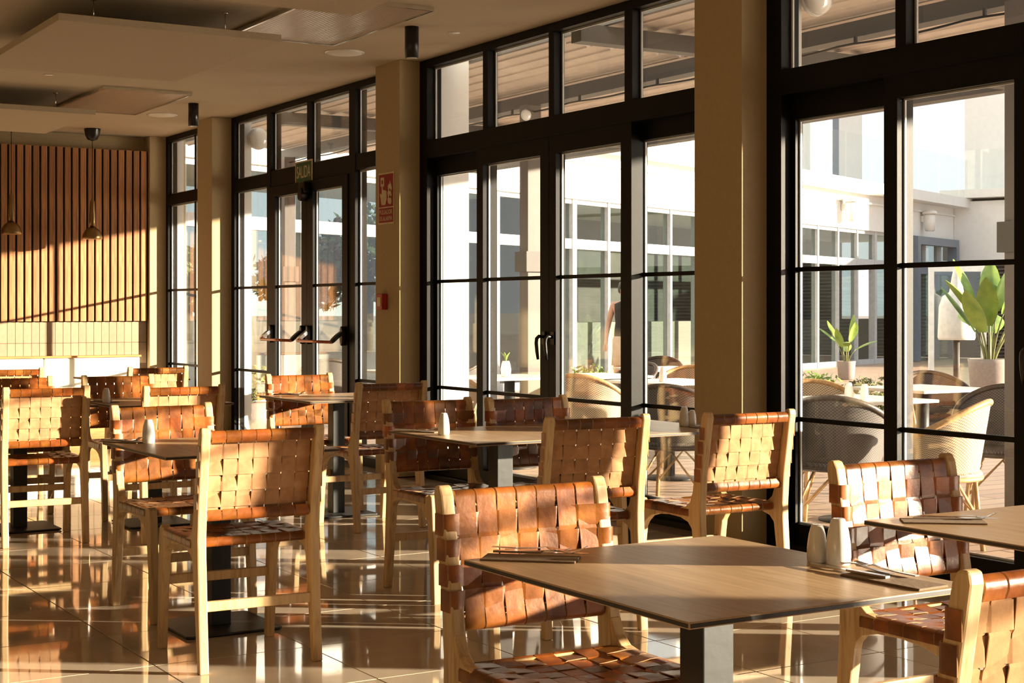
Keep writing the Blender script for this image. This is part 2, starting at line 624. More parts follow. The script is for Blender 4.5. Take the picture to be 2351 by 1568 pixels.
def bay(n, dy, label, with_handle=True, a=None, nst=0.0):
    w = empty('window_%d' % n, (0, 0, 0))
    tag(w, label, 'window', kind='structure')
    a, b = (6.931 + dy if a is None else a), 10.582 + dy
    fr = MB()
    fr.box(5.575, 5.70, a, a + 0.13, 0, 3.195); fr.box(5.575, 5.70, b - 0.12, b, 0, 3.195)
    fr.box(5.575, 5.70, a + .13, b - .12, 3.14, 3.195)
    fr.box(5.565, 5.70, a + .13, b - .12, 2.44, 2.575)
    fr.box(5.565, 5.70, a + .13, b - .12, -0.02, 0.025)
    fr.build('frame', 'frame', w)
    tm_ = [(9.556, 9.627), (8.68, 8.747), (7.787, 7.87)]
    for (p, q) in tm_:
        MB().box(5.585, 5.668, p + dy, q + dy, 2.575, 3.14).build('mullion', 'frame', w)
    ed = [a + .13, 7.787 + dy, 7.87 + dy, 8.68 + dy, 8.747 + dy, 9.556 + dy, 9.627 + dy, b - .12]
    for k in range(0, 8, 2):
        pane(w, 5.64, ed[k], ed[k + 1], 2.575, 3.14)
    leaf(w, 'fixed_leaf', 5.648, 5.70, 5.672, a + .13, 7.83 + dy, a + .16, 7.784 + dy, 0.025, 2.44, 2.33)
    leaf(w, 'fixed_leaf', 5.648, 5.70, 5.672, 9.62 + dy, b - .12, 9.65 + dy, b - .152, 0.025, 2.44, 2.31)
    l2 = leaf(w, 'door_leaf', 5.57, 5.645, 5.61, 8.722 + dy, 9.69 + dy, 8.83 + dy + nst, 9.60 + dy, 0.03, 2.44, 2.325)
    l3 = leaf(w, 'door_leaf', 5.57, 5.645, 5.61, 7.775 + dy, 8.718 + dy, 7.89 + dy, 8.635 + dy, 0.03, 2.44, 2.325)
    if with_handle:
        handle(l2, 8.775 + dy, 1.06, 5.57)
        handle(l3, 8.665 + dy, 1.06, 5.57)
    return w


bay(1, -4.066, 'black framed glazed bay at the right edge with plant outside', a=3.357, nst=.045)
bay(2, 0, 'black framed glazed bay with twin lever handles in the middle')


def simple_bay(n, a, b, mul, label, ja=.1, jb=.1):
    w = empty('window_%d' % n)
    tag(w, label, 'window', kind='structure')
    fr = MB()
    fr.box(5.575, 5.70, a, a + ja, 0, 3.195); fr.box(5.575, 5.70, b - jb, b, 0, 3.195)
    for z0, z1 in ((3.14, 3.195), (2.33, 2.575), (-.02, .12)):
        fr.box(5.575, 5.70, a + ja, b - jb, z0, z1)
    ed = [a + ja]
    for (p, q) in mul:
        fr.box(5.575, 5.70, p, q, .12, 2.33); fr.box(5.585, 5.668, p, q, 2.575, 3.14)
        ed += [p, q]
    ed.append(b - jb)
    fr.build('frame', 'frame', w)
    for k in range(0, len(ed), 2):
        pane(w, 5.64, ed[k], ed[k + 1], 2.575, 3.14); pane(w, 5.64, ed[k], ed[k + 1], .12, 2.33)
        for z in (.69, 1.50):
            MB().box(5.626, 5.654, ed[k], ed[k + 1], z - .0125, z + .0125).build('glazing_bar', 'frame', w)


simple_bay(4, .34, 2.865, [(1.47, 1.62)], 'black framed glazed bay beside the viewer', ja=.02)  # unseen bay, its mullion set to shade part of the right-hand chair
simple_bay(5, -2.485, .24, [(-.56, -.43), (-1.6, -1.48)], 'black framed glazed bay behind the viewer', jb=.02)  # unseen bay, one mullion set for its shade on the nearest table
simple_bay(6, -6.385, -2.9, [(-4.1, -3.98), (-5.2, -5.1)], 'black framed glazed bay farthest behind the viewer')
# far narrow bay
w = empty('window_3')
tag(w, 'narrow black framed window bay by the slat wall', 'window', kind='structure')
fr = MB()
a, b = 15.083, 16.67
fr.box(5.605, 5.71, a, a + .09, 0, 3.195); fr.box(5.605, 5.71, b - .075, b, 0, 3.195)
for z0, z1 in ((3.14, 3.195), (2.437, 2.556), (-.02, .06)):
    fr.box(5.605, 5.71, a + .09, b - .075, z0, z1)
fr.build('frame', 'frame', w)
for z0, z1 in ((2.556, 3.14), (.06, 2.437)):
    pane(w, 5.64, a + .09, 15.805, z0, z1); pane(w, 5.64, 15.82, b - .075, z0, z1)
    MB().box(5.632, 5.648, 15.805, 15.82, z0, z1).build('glass_joint', 'frame', w)
for z in (.69, 1.50):
    MB().box(5.626, 5.654, a + .09, b - .075, z - .0125, z + .0125).build('glazing_bar', 'frame', w)
# exit bay
d = empty('door_1')
tag(d, 'black framed exit double door with panic bars and sidelights', 'door', kind='structure')
a, b = 10.997, 14.668
fr = MB()
fr.box(5.605, 5.71, a, a + .12, 0, 3.195); fr.box(5.605, 5.71, b - .085, b, 0, 3.195)
fr.box(5.605, 5.71, a + .12, b - .085, 3.14, 3.195)
fr.box(5.605, 5.71, a + .12, 11.79, 2.46, 2.59); fr.box(5.605, 5.71, 13.73, b - .085, 2.45, 2.575)
fr.box(5.605, 5.71, 11.91, 13.64, 2.44, 2.59)
for p, q in ((11.79, 11.91), (13.64, 13.73)):
    fr.box(5.60, 5.71, p, q, 0, 3.14)
fr.box(5.605, 5.71, 12.735, 12.80, 2.59, 3.14)
fr.box(5.605, 5.71, a + .12, 11.79, -.02, .06); fr.box(5.605, 5.71, 13.73, b - .085, -.02, .06)
fr.build('frame', 'frame', d)
for p, q in ((a + .12, 11.79), (11.91, 12.735), (12.80, 13.64), (13.73, b - .085)):
    pane(d, 5.64, p, q, 2.59 if p > 11.5 and p < 13.7 else 2.575, 3.14)
for p, q in ((a + .12, 11.79), (13.73, b - .085)):
    pane(d, 5.64, p, q, .06, 2.455)
    for z in (.69, 1.50):
        MB().box(5.626, 5.654, p, q, z - .0125, z + .0125).build('glazing_bar', 'frame', d)
D1 = leaf(d, 'door_leaf', 5.59, 5.65, 5.62, 12.775, 13.63, 12.89, 13.50, 0.02, 2.435, 2.34, (1.50,))
D2 = leaf(d, 'door_leaf', 5.59, 5.65, 5.62, 11.92, 12.77, 12.03, 12.64, 0.02, 2.435, 2.34, (1.50,))


def lens_prof(cx, cz, w, h, n=14):
    return [(cx + w * math.cos(2 * math.pi * k / n), cz + h * math.sin(2 * math.pi * k / n)) for k in range(n)]


for lf, ya, yb in ((D1, 12.84, 13.56), (D2, 11.98, 12.70)):
    for y in (ya, yb):
        b_ = MB()
        b_.prism(lens_prof(y, 1.06, 0.032, 0.085), 5.555, 5.59, 'x', 0)
        b_.build('bar_mount', 'black', lf, bevel=0.006)
        ar = MB()
        ar.ribbon([(5.56, y, 1.085), (5.525, y, 1.06), (5.49, y, 1.03), (5.47, y, 1.01)], (0, 1, 0), [0.05, 0.055, 0.05, 0.03], 0.03, 0, 0)
        ar.build('bar_arm', 'chrome' if y == yb else 'black', lf, bevel=0.005)
    MB().tube([(5.472, ya, 1.008), (5.472, yb, 1.008)], 0.013, 12).build('push_bar', 'copper_bar', lf)
MB().box(5.53, 5.59, 12.70, 12.83, 2.325, 2.425).prism(lens_prof(12.76, 2.31, .045, .06), 5.51, 5.585, 'x').build('door_closer', 'black', d, bevel=0.008)


# ---- signs
def text_mesh(txt, size, sx=1.0):
    cu = bpy.data.curves.new('lettering', 'FONT')
    cu.body = txt; cu.size = size; cu.align_x = 'CENTER'; cu.align_y = 'CENTER'; cu.extrude = 0.0006
    ob = bpy.data.objects.new('lettering', cu)
    COL.objects.link(ob)
    dg = bpy.context.evaluated_depsgraph_get()
    me = bpy.data.meshes.new_from_object(ob.evaluated_get(dg))
    bpy.data.objects.remove(ob); bpy.data.curves.remove(cu)
    for v in me.vertices:
        v.co.x *= sx
    return me


FACE = Matrix.Rotation(-math.pi / 2, 4, 'Z') @ Matrix.Rotation(math.pi / 2, 4, 'X')   # text plane -> facing -X


def lettering(txt, size, sx, mat, parent, loc, name='lettering'):
    me = text_mesh(txt, size, sx)
    me.materials.clear(); me.materials.append(M[mat])
    o = bpy.data.objects.new(name, me); COL.objects.link(o)
    o.parent = parent
    o.matrix_local = Matrix.Translation(loc) @ FACE
    return o


sg = empty('exit_sign', (5.603, 12.86, 2.52))
tag(sg, 'small green SALIDA exit sign above the double door', 'sign')
MB().box(-0.004, 0, -.19, .19, -.105, .105).build('border', 'cream', sg)
MB().box(-0.006, -.003, -.172, .172, -.09, .09).build('panel', 'green', sg)
o = lettering('SALIDA', 0.155, 0.62, 'cream', sg, (-0.0068, 0, -0.002))
bb = [v.co.x for v in o.data.vertices]; wdt = max(bb) - min(bb)
for v in o.data.vertices:
    v.co.x *= 0.30 / wdt

sg = empty('alarm_sign', (5.3985, 10.80, 2.15))
tag(sg, 'red fire alarm push-button sign on the tan pillar', 'sign')
# pixel box 873..908 x 355..463 at X=5.4
MB().box(-0.003, 0, -.135, .135, -.2, .2).build('border', 'cream', sg)
MB().box(-0.005, -.002, -.122, .122, -.066, .188).build('picture_panel', 'red', sg)
MB().box(-0.005, -.002, -.122, .122, -.188, -.076).build('word_panel', 'red', sg)
for t, z in (('PULSADOR', -.108), ('DE ALARMA', -.158)):
    o = lettering(t, 0.05, 1, 'cream', sg, (-0.0058, 0, z))
    bb = [v.co.x for v in o.data.vertices]; wdt = max(bb) - min(bb)
    for v in o.data.vertices:
        v.co.x *= 0.215 / wdt


def flat(name, prof, mat, parent, x0=-0.0065, x1=-0.004):
    return MB().prism([(-p, q) for p, q in prof][::-1], x0, x1, 'x').build(name, mat, parent)


# picture coordinates: u to the right as seen from the room, v up
flat('button_box', [(-.09, .095), (-.03, .095), (-.03, .165), (-.09, .165)], 'cream', sg)
flat('button', [(-.072, .115), (-.048, .115), (-.048, .145), (-.072, .145)], 'red', sg, -0.0075, -0.006)
flat('hand', [(-.075, -.05), (-.01, -.05), (.012, -.005), (.012, .055), (-.006, .062), (-.012, .05), (-.018, .068), (-.032, .066), (-.036, .055), (-.04, .07), (-.05, .065), (-.052, .1), (-.07, .1), (-.07, .03), (-.095, .045), (-.1, .03), (-.085, -.01)], 'cream', sg)
for k, (u, v) in enumerate(((.05, -.04), (.05, .01), (.055, .06))):
    flat('flame', [(u - .01, v), (u + .03, v - .012), (u + .05, v + .01), (u + .035, v + .045), (u + .012, v + .075), (u + .014, v + .045), (u - .005, v + .05), (u - .02, v + .03)], 'cream', sg)
bx = empty('alarm_button', (5.3985, 10.83, 1.345))
tag(bx, 'small red alarm call point box on the tan pillar', 'alarm button')
MB().box(-0.05, 0, -.052, .052, -.062, .062).build('housing', 'redbox', bx, bevel=0.006)
MB().box(-0.053, -0.049, -.03, .03, -.035, .035).build('plate', 'cream', bx)

# ---- end wall: slats, tiles, bench
sp = empty('slat_panel', (0, 16.70, 0))
tag(sp, 'vertical wood slat panel over the banquette', 'wall panel')
MB().box(1.86, 5.412, 0.035, 0.16, 1.155, 3.032).build('backing_board', 'black', sp)
sm = MB().box(-.0305, .0305, 0, .034, 1.16, 3.035).mesh('slat', ['slat'], bevel=0.003)
x = 5.366
while x > 1.9:
    o = inst('slat', sm, sp, (x, R.uniform(-.002, .002), 0)); x -= 0.0836
tw = MB().box(1.86, 5.412, 16.752, 17.0, .5, 1.155).build('tile_wall', 'grout')
tag(tw, 'strip of small upright beige wall tiles above the banquette', 'wall tiles')
wm = MB().box(-.0403, .0403, -.008, 0.01, 0.002, 0.229).mesh('wall_tile', ['wall_tile'], bevel=.0015, seg=1)
x = 5.366
while x > 1.9:
    for z in (.695, .926):
        inst('wall_tile', wm, tw, (x, 16.752, z))
    x -= 0.0836
bn = empty('banquette', (0, 0, 0))
tag(bn, 'white upholstered banquette with wooden cap along the slat wall', 'bench')
for xa, xb in ((1.9, 3.08), (3.085, 4.25), (4.255, 5.29)):
    MB().box(xa, xb, 16.60, 16.738, .36, .77).build('back_cushion', 'upholstery', bn, bevel=.02, seg=3)
    MB().box(xa, xb, 16.12, 16.595, .36, .46).build('seat_cushion', 'upholstery', bn, bevel=.02, seg=3)
MB().box(1.9, 5.29, 16.16, 16.73, 0.0, .36).build('plinth', 'cap_wood', bn)
MB().box(1.89, 5.30, 16.585, 16.74, .77, .79).build('cap_rail', 'cap_wood', bn, bevel=.003)

# ---- ceiling things
for k, (xa, xb, ya, yb, lab) in enumerate(((2.45, 3.88, 6.15, 8.2, 'hung ceiling raft cut by the top edge of the view'),
                                           (2.45, 3.87, 9.24, 11.28, 'large hung beige ceiling raft in the upper left'),
                                           (2.45, 3.92, 13.55, 15.25, 'smaller looking hung raft nearer the slat wall'))):
    r_ = empty('ceiling_raft', ((xa + xb) / 2, (ya + yb) / 2, 3.0))
    tag(r_, lab, 'ceiling raft', 'hung ceiling rafts')
    hx, hy = (xb - xa) / 2, (yb - ya) / 2
    MB().box(-hx, hx, -hy, hy, 0, .045).build('raft_board', 'raft', r_, bevel=.003)
    for sx in (-.6, .6):
        for sy in (-.75, .75):
            MB().tube([(hx * sx, hy * sy, .045), (hx * sx, hy * sy, .2)], .003, 6).lathe([(.02, .19), (.02, .2)], 10, (hx * sx, hy * sy, 0)).build('hanger', 'steel', r_)
for k, (ya, yb, lab) in enumerate(((8.62, 10.13, 'large ribbed ceiling light panel beside the nearest raft'), (13.1, 14.72, 'smaller looking ribbed ceiling light panel toward the slat wall'))):
    r_ = empty('light_panel', (4.25, (ya + yb) / 2, 3.2))
    tag(r_, lab, 'light panel', 'ribbed ceiling light panels')
    h = (yb - ya) / 2
    MB().box(-.38, .38, -h + .01, h - .01, -.022, -.012).build('diffuser', 'diffuser', r_)
    f_ = MB()
    f_.box(-.395, -.38, -h, h, -.03, 0); f_.box(.38, .395, -h, h, -.03, 0); f_.box(-.38, .38, -h, -h + .014, -.03, 0); f_.box(-.38, .38, h - .014, h, -.03, 0)
    f_.build('frame', 'chrome', r_)
for (x, y, lab) in ((4.9, 10.5, 'round white ceiling speaker near the black downlight'), (4.93, 14.78, 'round white ceiling speaker close to the far wall')):
    s_ = empty('ceiling_speaker', (x, y, CEIL))
    tag(s_, lab, 'speaker', 'round ceiling speakers')
    MB().lathe([(.14, -.008), (.15, -.004), (.15, 0)], 32).build('rim', 'ceramic', s_)
    MB().lathe([(0.0, -.012), (.13, -.010), (.138, -.006)], 32).build('grille', 'upholstery', s_)
for (x, y, lab) in ((5.2, 9.36, 'tiny recessed spotlight close to the window wall'), (3.27, 9.15, 'tiny recessed spotlight above the large raft'), (3.3, 12.75, 'tiny recessed spotlight beyond the large raft')):
    s_ = empty('recessed_spotlight', (x, y, CEIL))
    tag(s_, lab, 'spotlight', 'recessed spotlights')
    MB().lathe([(.035, -.006), (.042, -.004), (.042, 0)], 20).build('trim_ring', 'ceramic', s_)
    MB().lathe([(0, -.008), (.03, -.007), (.034, -.005)], 20).build('lens', 'ceramic', s_)
for (x, y, lab) in ((4.85, 9.32, 'black cylinder downlight nearer the viewer'), (4.91, 13.82, 'black cylinder downlight farther down the room')):
    s_ = empty('cylinder_downlight', (x, y, CEIL))
    tag(s_, lab, 'downlight', 'black cylinder downlights')
    MB().lathe([(.040, -.212), (.0475, -.21), (.0475, 0)], 28).build('housing', 'black', s_)
    MB().lathe([(0, -.214), (.034, -.2135), (.039, -.2125)], 24).build('lens', 'ceramic', s_)


def pendant(px_dome, lab, Y, dome_z, canopy):
    t = (px_dome - 1175.5) / FPX
    X = Y * (t * CA + SA) / (CA - t * SA)
    s_ = empty('pendant_lamp', (X, Y, dome_z))
    tag(s_, lab, 'pendant lamp', 'brass pendant lamps')
    H_ = CEIL - dome_z
    if canopy:
        MB().lathe([(.012, H_ - .13), (.05, H_ - .115), (.075, H_ - .07), (.085, H_ - .01), (.085, H_)], 24).build('canopy', 'black', s_)
    else:
        MB().lathe([(.008, H_ - .09), (.012, H_ - .03), (.045, H_ - .008), (.045, H_)], 24).build('canopy', 'black', s_)
    MB().tube([(0, 0, .42), (0, 0, H_ - .08)], .004, 8).build('cord', 'black', s_)
    MB().lathe([(.033, .13), (.034, .20), (.027, .37), (.024, .40), (.012, .415), (.008, .45)], 20).build('neck', 'brass', s_)
    MB().lathe([(.098, 0), (.102, .003), (.101, .03), (.094, .062), (.078, .092), (.055, .113), (.035, .124), (.02, .13)], 28).build('dome_shade', 'brass', s_)


pendant(212, 'brass pendant lamp with black bell canopy, right of the pair', 16.3, 2.03, True)
pendant(26, 'brass pendant lamp at the left edge of the view', 16.3, 2.06, False)

# =================================================================== CHAIRS
TK = 0.0022          # strap thickness
PXC = 0.214           # post centre


def post_y(z):
    pts = [(0, -.236), (.2, -.214), (.4, -.192), (.47, -.190), (.60, -.206), (.87, -.256)]
    for (a, ya), (b, yb) in zip(pts, pts[1:]):
        if z <= b:
            return ya + (yb - ya) * (z - a) / (b - a)
    return pts[-1][1]


def post_d(z):
    pts = [(0, .032), (.2, .043), (.36, .060), (.47, .062), (.60, .049), (.87, .038)]
    for (a, ya), (b, yb) in zip(pts, pts[1:]):
        if z <= b:
            return ya + (yb - ya) * (z - a) / (b - a)
    return pts[-1][1]


def make_chair():
    root = empty('dining_chair')
    parts = []

    def add(mb, name, mats, bevel=0, **k):
        o = mb.build(name, mats, root, bevel, **k)
        parts.append((o, []))
        return o
    zs = [0, .1, .2, .3, .4, .47, .53, .6, .7, .8, .845]
    for s in (-1, 1):
        fr = [(post_y(z) + post_d(z) / 2, z) for z in zs]
        bk = [(post_y(z) - post_d(z) / 2, z) for z in zs]
        yt = post_y(.865)
        top = [(yt + .012, .8645), (yt, .868), (yt - .012, .8645)]
        add(MB().prism(fr + top + bk[::-1], s * PXC - .0175, s * PXC + .0175, 'x'), 'rear_leg', 'teak', .005)
        # front leg
        fl = [(.236, 0), (.268, 0), (.262, .15), (.252, .3), (.243, .42), (.236, .462), (.222, .472), (.205, .472), (.19, .455), (.186, .40), (.203, .3), (.222, .15)]
        add(MB().prism(fl, s * PXC - .0165, s * PXC + .0165, 'x'), 'front_leg', 'teak', .004)
        # side rail with arched underside
        rl = [(-.172, .352), (-.160, .385), (-.135, .408), (-.08, .422), (0, .425), (.08, .418), (.14, .402), (.175, .375), (.197, .345), (.21, .40), (.205, .466), (.1, .458), (-.05, .458), (-.12, .470), (-.150, .492), (-.166, .53), (-.185, .53), (-.19, .40)]
        add(MB().prism(rl, s * PXC - .0150, s * PXC + .0150, 'x'), 'side_rail', 'teak', .003)
    for (y, z) in ((-.214, .232), (.234, .262)):
        add(MB().prism([(y - .011, z - .018), (y + .011, z - .018), (y + .011, z + .018), (y - .011, z + .018)], -PXC, PXC, 'x'), 'stretcher', 'teak', .004)
    zt, zb = .838, .548
    yt, yb = post_y(zt), post_y(zb)
    for (y, z) in ((yt, zt), (yb, zb), (.190, .447), (-.150, .450)):
        add(MB().tube([(-PXC, y, z), (PXC, y, z)], .0145, 12), 'dowel', 'teak')
    NC, SW, SP = 7, .0502, .0553
    xs = [(k - 3) * SP for k in range(NC)]
    rows = [.778, .720, .662, .604]

    def sag(x):
        return -.014 * (1 - (x / .2) ** 2)

    def plane_y(x, z):
        return post_y(z) + .0185 + sag(x) * math.sin(math.pi * (zt - z) / (zt - zb)) ** .7 if zb < z < zt else post_y(z) + .0185
    A_ = .0017
    rr = .0145 + TK / 2 + .0008

    def over(i, k):          # vertical strap k in front of row i ?
        return (i + k) % 2 == 1
    for k, x in enumerate(xs):
        pts = [(x, yt - rr + .006, zt - .024), (x, yt - rr, zt - .008)]
        for a in (180, 150, 120, 90, 60, 30, 0):
            an = math.radians(a)
            pts.append((x, yt + rr * math.cos(an), zt + rr * math.sin(an)))
        zz = []
        for i, z in enumerate(rows):
            zz += [(z + .0250, i), (z + .0215, i), (z - .0215, i), (z - .0250, i)]
        prev = None
        for z, i in zz:
            off = 0 if i is None else (A_ if over(i, k) else -A_)
            pts.append((x, plane_y(x, z) + off, z))
        for a in (0, -30, -60, -90, -120, -150, -180):
            an = math.radians(a)
            pts.append((x, yb + rr * math.cos(an), zb + rr * math.sin(an)))
        pts += [(x, yb - rr, zb + .008), (x, yb - rr + .006, zb + .024)]
        add(MB().ribbon(pts, (1, 0, 0), SW + R.uniform(-.001, .001), TK, 0, 1), 'back_strap', ['leather', 'suede'], fix=False)
    for i, z in enumerate(rows):
        py_, hd = post_y(z), post_d(z) / 2
        left = [(-PXC - .0195, py_ - hd * .85, z), (-PXC - .0195, py_ + hd * .6, z), (-PXC - .0165, py_ + hd - .001, z), (-PXC - .010, py_ + hd + .002, z), (-PXC + .013, py_ + hd + .002, z)]
        mid = []
        for k, x in enumerate(xs):
            off = -A_ if over(i, k) else A_
            mid += [(x + dx, plane_y(x + dx, z) + off, z) for dx in (-.0248, -.0225, .0225, .0248)]
        right = [(-a, b, c_) for (a, b, c_) in left][::-1]
        add(MB().ribbon(left + mid + right, (0, 0, 1), .0505, TK, 0, 1), 'back_strap', ['leather', 'suede'], fix=False)
    # seat
    ys = [.150 - k * .0535 for k in range(6)]

    def seat_z(x, y):
        return .4655 - .018 * (1 - (x / .2) ** 2) * (1 - ((y - .02) / .2) ** 2)
    fy, fz, by, bz = .190, .447, -.150, .450
    for k, x in enumerate(xs):
        pts = [(x, by + .01, bz - rr - .002)]
        for a in (-90, -120, -150, -180, -210, -240, -262):
            an = math.radians(a)
            pts.append((x, by + rr * math.cos(an), bz + rr * math.sin(an)))
        for i, y in enumerate(ys[::-1]):
            off = A_ if (i + k) % 2 else -A_
            pts += [(x, y + dy_, seat_z(x, y + dy_) + off) for dy_ in (-.0242, -.0215, .0215, .0242)]
        for a in (80, 60, 30, 0, -30, -60, -90):
            an = math.radians(a)
            pts.append((x, fy + rr * math.cos(an), fz + rr * math.sin(an)))
        pts.append((x, fy - .015, fz - rr - .002))
        add(MB().ribbon(pts, (1, 0, 0), SW, TK, 0, 1), 'seat_strap', ['leather', 'suede'], fix=False)
    for i, y in enumerate(ys):
        ii = 5 - i
        e = [(-PXC - .0172, y, .432), (-PXC - .0172, y, .456), (-PXC - .013, y, .4625), (-PXC, y, .4655), (-PXC + .014, y, .4655)]
        mid = []
        for k, x in enumerate(xs):
            off = -A_ if (ii + k) % 2 else A_
            mid += [(x + dx, y, seat_z(x + dx, y) + off) for dx in (-.0248, -.0225, .0225, .0248)]
        right = [(-a, b, c_) for (a, b, c_) in e][::-1]
        add(MB().ribbon(e + mid + right, (0, -1, 0), .0495, TK, 0, 1), 'seat_strap', ['leather', 'suede'], fix=False)
    return root, parts


CH, CHP = make_chair()
GR = 'woven leather dining chairs'
tag(CH, 'x', 'chair', GR)
used = [False]


def chair(x, y, face, label, jit=0.0):
    """x, y = centre on the floor; face 'far' looks away from the viewer, 'near' toward the viewer"""
    rz = (0 if face == 'far' else math.pi) + jit
    if not used[0]:
        used[0] = True
        o = CH; o.location = (x, y, 0); o.rotation_euler = (0, 0, rz)
    else:
        o = copy_tree(CH, CHP, (x, y, 0), rz)
    o['label'] = label; o['category'] = 'chair'; o['group'] = GR
    return o


chair(2.108, 5.44, 'far', 'woven leather chair in full view in the left foreground, suede back toward the viewer', -.03)
chair(2.225, 6.40, 'near', 'woven leather chair across the table from the left foreground chair', .03)
chair(3.42, 6.17, 'near', 'dark woven chair behind the single shaker on the middle table', -.02)
chair(3.93, 6.09, 'near', 'dark woven chair in front of the lever handles, behind the middle table', .03)
chair(3.465, 5.28, 'far', 'woven chair at the middle table just behind the bright front chair', -.10)
chair(4.15, 5.20, 'far', 'woven chair tight against the big tan pillar at the middle table', -.03)
chair(1.955, 2.94, 'near', 'bright orange sunlit woven chair behind the nearest tabletop', -.03)
chair(3.175, 2.92, 'near', 'glaring half white sunlit woven chair on the right by the window', .0)
chair(2.115, 1.985, 'far', 'cropped woven chair in the lower right corner, suede back showing', .0)
chair(2.20, 8.74, 'far', 'woven leather chair at the left edge with its seat and legs in view', -.05)
chair(2.885, 8.50, 'far', 'woven chair with suede back showing between two left hand tables', -.03)
chair(2.97, 9.55, 'near', 'sunlit woven chair across from the two chair left table', -.03)
chair(3.66, 11.35, 'far', 'far woven chair beside the narrow end window', .05)
chair(2.33, 9.60, 'near', 'orange woven chair half hidden behind the left edge chair', -.05)
chair(2.66, 11.55, 'far', 'most distant woven chair at the left edge in front of the banquette', .0)
chair(4.045, 9.13, 'near', 'woven chair in front of the exit door, shaded half across', -.03)
chair(4.05, 8.30, 'far', 'woven chair below the alarm signs with its suede back toward the viewer', .03)

# =================================================================== TABLES
TZ = .735


def make_table():
    root = empty('dining_table')
    parts = []
    hx, hy = .355, .40
    parts.append((MB().box(-hx, hx, -hy, hy, TZ - .013, TZ, 1, 0).build('tabletop', ['tabletop', 'table_edge'], root, bevel=.0025), []))
    parts.append((MB().box(-.04, .04, -.04, .04, .012, TZ - .02).build('column', 'table_metal', root, bevel=.003), []))
    parts.append((MB().box(-.15, .15, -.15, .15, TZ - .02, TZ - .013).build('top_plate', 'table_metal', root), []))
    parts.append((MB().prism([(-.2, -.185), (-.185, -.2), (.185, -.2), (.2, -.185), (.2, .185), (.185, .2), (-.185, .2), (-.2, .185)], .003, .013, 'z').build('base_plate', 'table_metal', root, bevel=.003), []))
    for sx in (-.17, .17):
        for sy in (-.17, .17):
            parts.append((MB().lathe([(.014, 0), (.014, .004)], 12, (sx, sy, 0)).build('glide', 'black', root), []))
    return root, parts


TB, TBP = make_table()
TG = 'square laminate dining tables'
TABLES = [(2.015, 2.545, 'nearest laminate table in the right foreground'),
          (3.215, 2.56, 'laminate table cut by the right edge of the view'),
          (2.225, 5.97, 'laminate table behind the left foreground chair'),
          (3.505, 5.885, 'middle laminate table carrying the single shaker'),
          (4.218, 5.885, 'laminate table joined to the middle one beside the big tan pillar'),
          (2.97, 9.06, 'laminate table between the sunlit left hand chairs'),
          (2.22, 9.24, 'laminate table at the left edge with its column in view'),
          (4.09, 8.885, 'laminate table by the exit door'),
          (3.83, 12.25, 'farthest laminate table in front of the white banquette'),
          (2.64, 12.1, 'laminate table hidden behind the chairs at the left edge')]
for k, (x, y, lab) in enumerate(TABLES):
    o = TB if k == 0 else copy_tree(TB, TBP, (x, y, 0), 0)
    o.location = (x, y, 0)
    tag(o, lab, 'table', TG)


# ---- shakers
def make_shaker():
    root = empty('shaker')
    pr = [(.0205, 0), (.0225, .003), (.0234, .016), (.0226, .040), (.0193, .064), (.0148, .0805), (.0122, .0862), (.0105, .0872)]
    b = MB().lathe(pr, 24).build('body', 'ceramic', root)
    c_ = MB().lathe([(0, .0868), (.0085, .0872), (.0095, .0866)][::1], 20)
    t = c_.build('cap', 'ceramic', root)
    h = MB()
    for k in range(3):
        a = k * 2.094
        h.lathe([(.0011, .0873), (.0011, .0876)], 6, (.004 * math.cos(a), .004 * math.sin(a), 0))
    hh = h.build('pour_holes', 'black', root)
    return root, [(b, []), (t, []), (hh, [])]


SH, SHP = make_shaker()
tag(SH, 'x', 'shaker', 'white ceramic salt and pepper shakers')
SHK = [(at_z(1876, 1291, TZ), .94, 'shorter white ceramic shaker of the pair on the nearest table'),
       (at_z(1925, 1297, TZ), 1.14, 'taller white ceramic shaker of the pair on the nearest table'),
       (at_z(341, 1018, TZ), 1.12, 'single white ceramic shaker on the left foreground table'),
       (at_z(1019, 999, TZ), 1.1, 'single white ceramic shaker on the middle table'),
       (at_z(1571, 979, TZ), 1.05, 'left white shaker of the pair by the big tan pillar'),
       (at_z(1589, 979, TZ), .88, 'right white shaker of the pair by the big tan pillar'),
       (at_z(222, 919, TZ), 1.0, 'white shaker mostly hidden behind the left chair post'),
       (at_z(394, 892, TZ), .9, 'small far white shaker by the end window chair')]
for k, ((x, y), s_, lab) in enumerate(SHK):
    if k == 7:
        x, y = 3.95, 11.95
    if k == 6:
        x, y = 2.66, 8.98
    o = SH if k == 0 else copy_tree(SH, SHP, (x, y, TZ), 0)
    o.location = (x, y, TZ + .0004)
    o.scale = (s_, s_, s_)
    o['label'] = lab


# ---- place settings
def make_fork():
    b = MB()
    hz = [(.0, .0045), (.04, .0035), (.08, .004), (.115, .0075), (.13, .008), (.142, .006)]
    pts = [(0, y, z) for y, z in hz]
    b.ribbon(pts, (1, 0, 0), [.012, .010, .007, .0065, .014, .0215], .0022, 0, 0)
    for k in range(4):
        x = (k - 1.5) * .0058
        b.ribbon([(x, .140, .0062), (x, .155, .0045), (x, .172, .0095), (x, .190, .020)], (1, 0, 0), [.0036, .0034, .003, .0022], .0018, 0, 0)
    return b.mesh('fork', ['steel'], fix=False)


def make_knife():
    b = MB()
    b.ribbon([(0, 0, .003), (0, .05, .003), (0, .1, .003), (0, .108, .003)], (1, 0, 0), [.013, .014, .012, .010], .005, 0, 0)
    b.ribbon([(0, .106, .003), (0, .13, .003), (0, .18, .003), (0, .205, .003), (0, .215, .003)], (1, 0, 0), [.013, .0175, .018, .013, .003], .0014, 0, 0)
    return b.mesh('knife', ['steel'], fix=False)


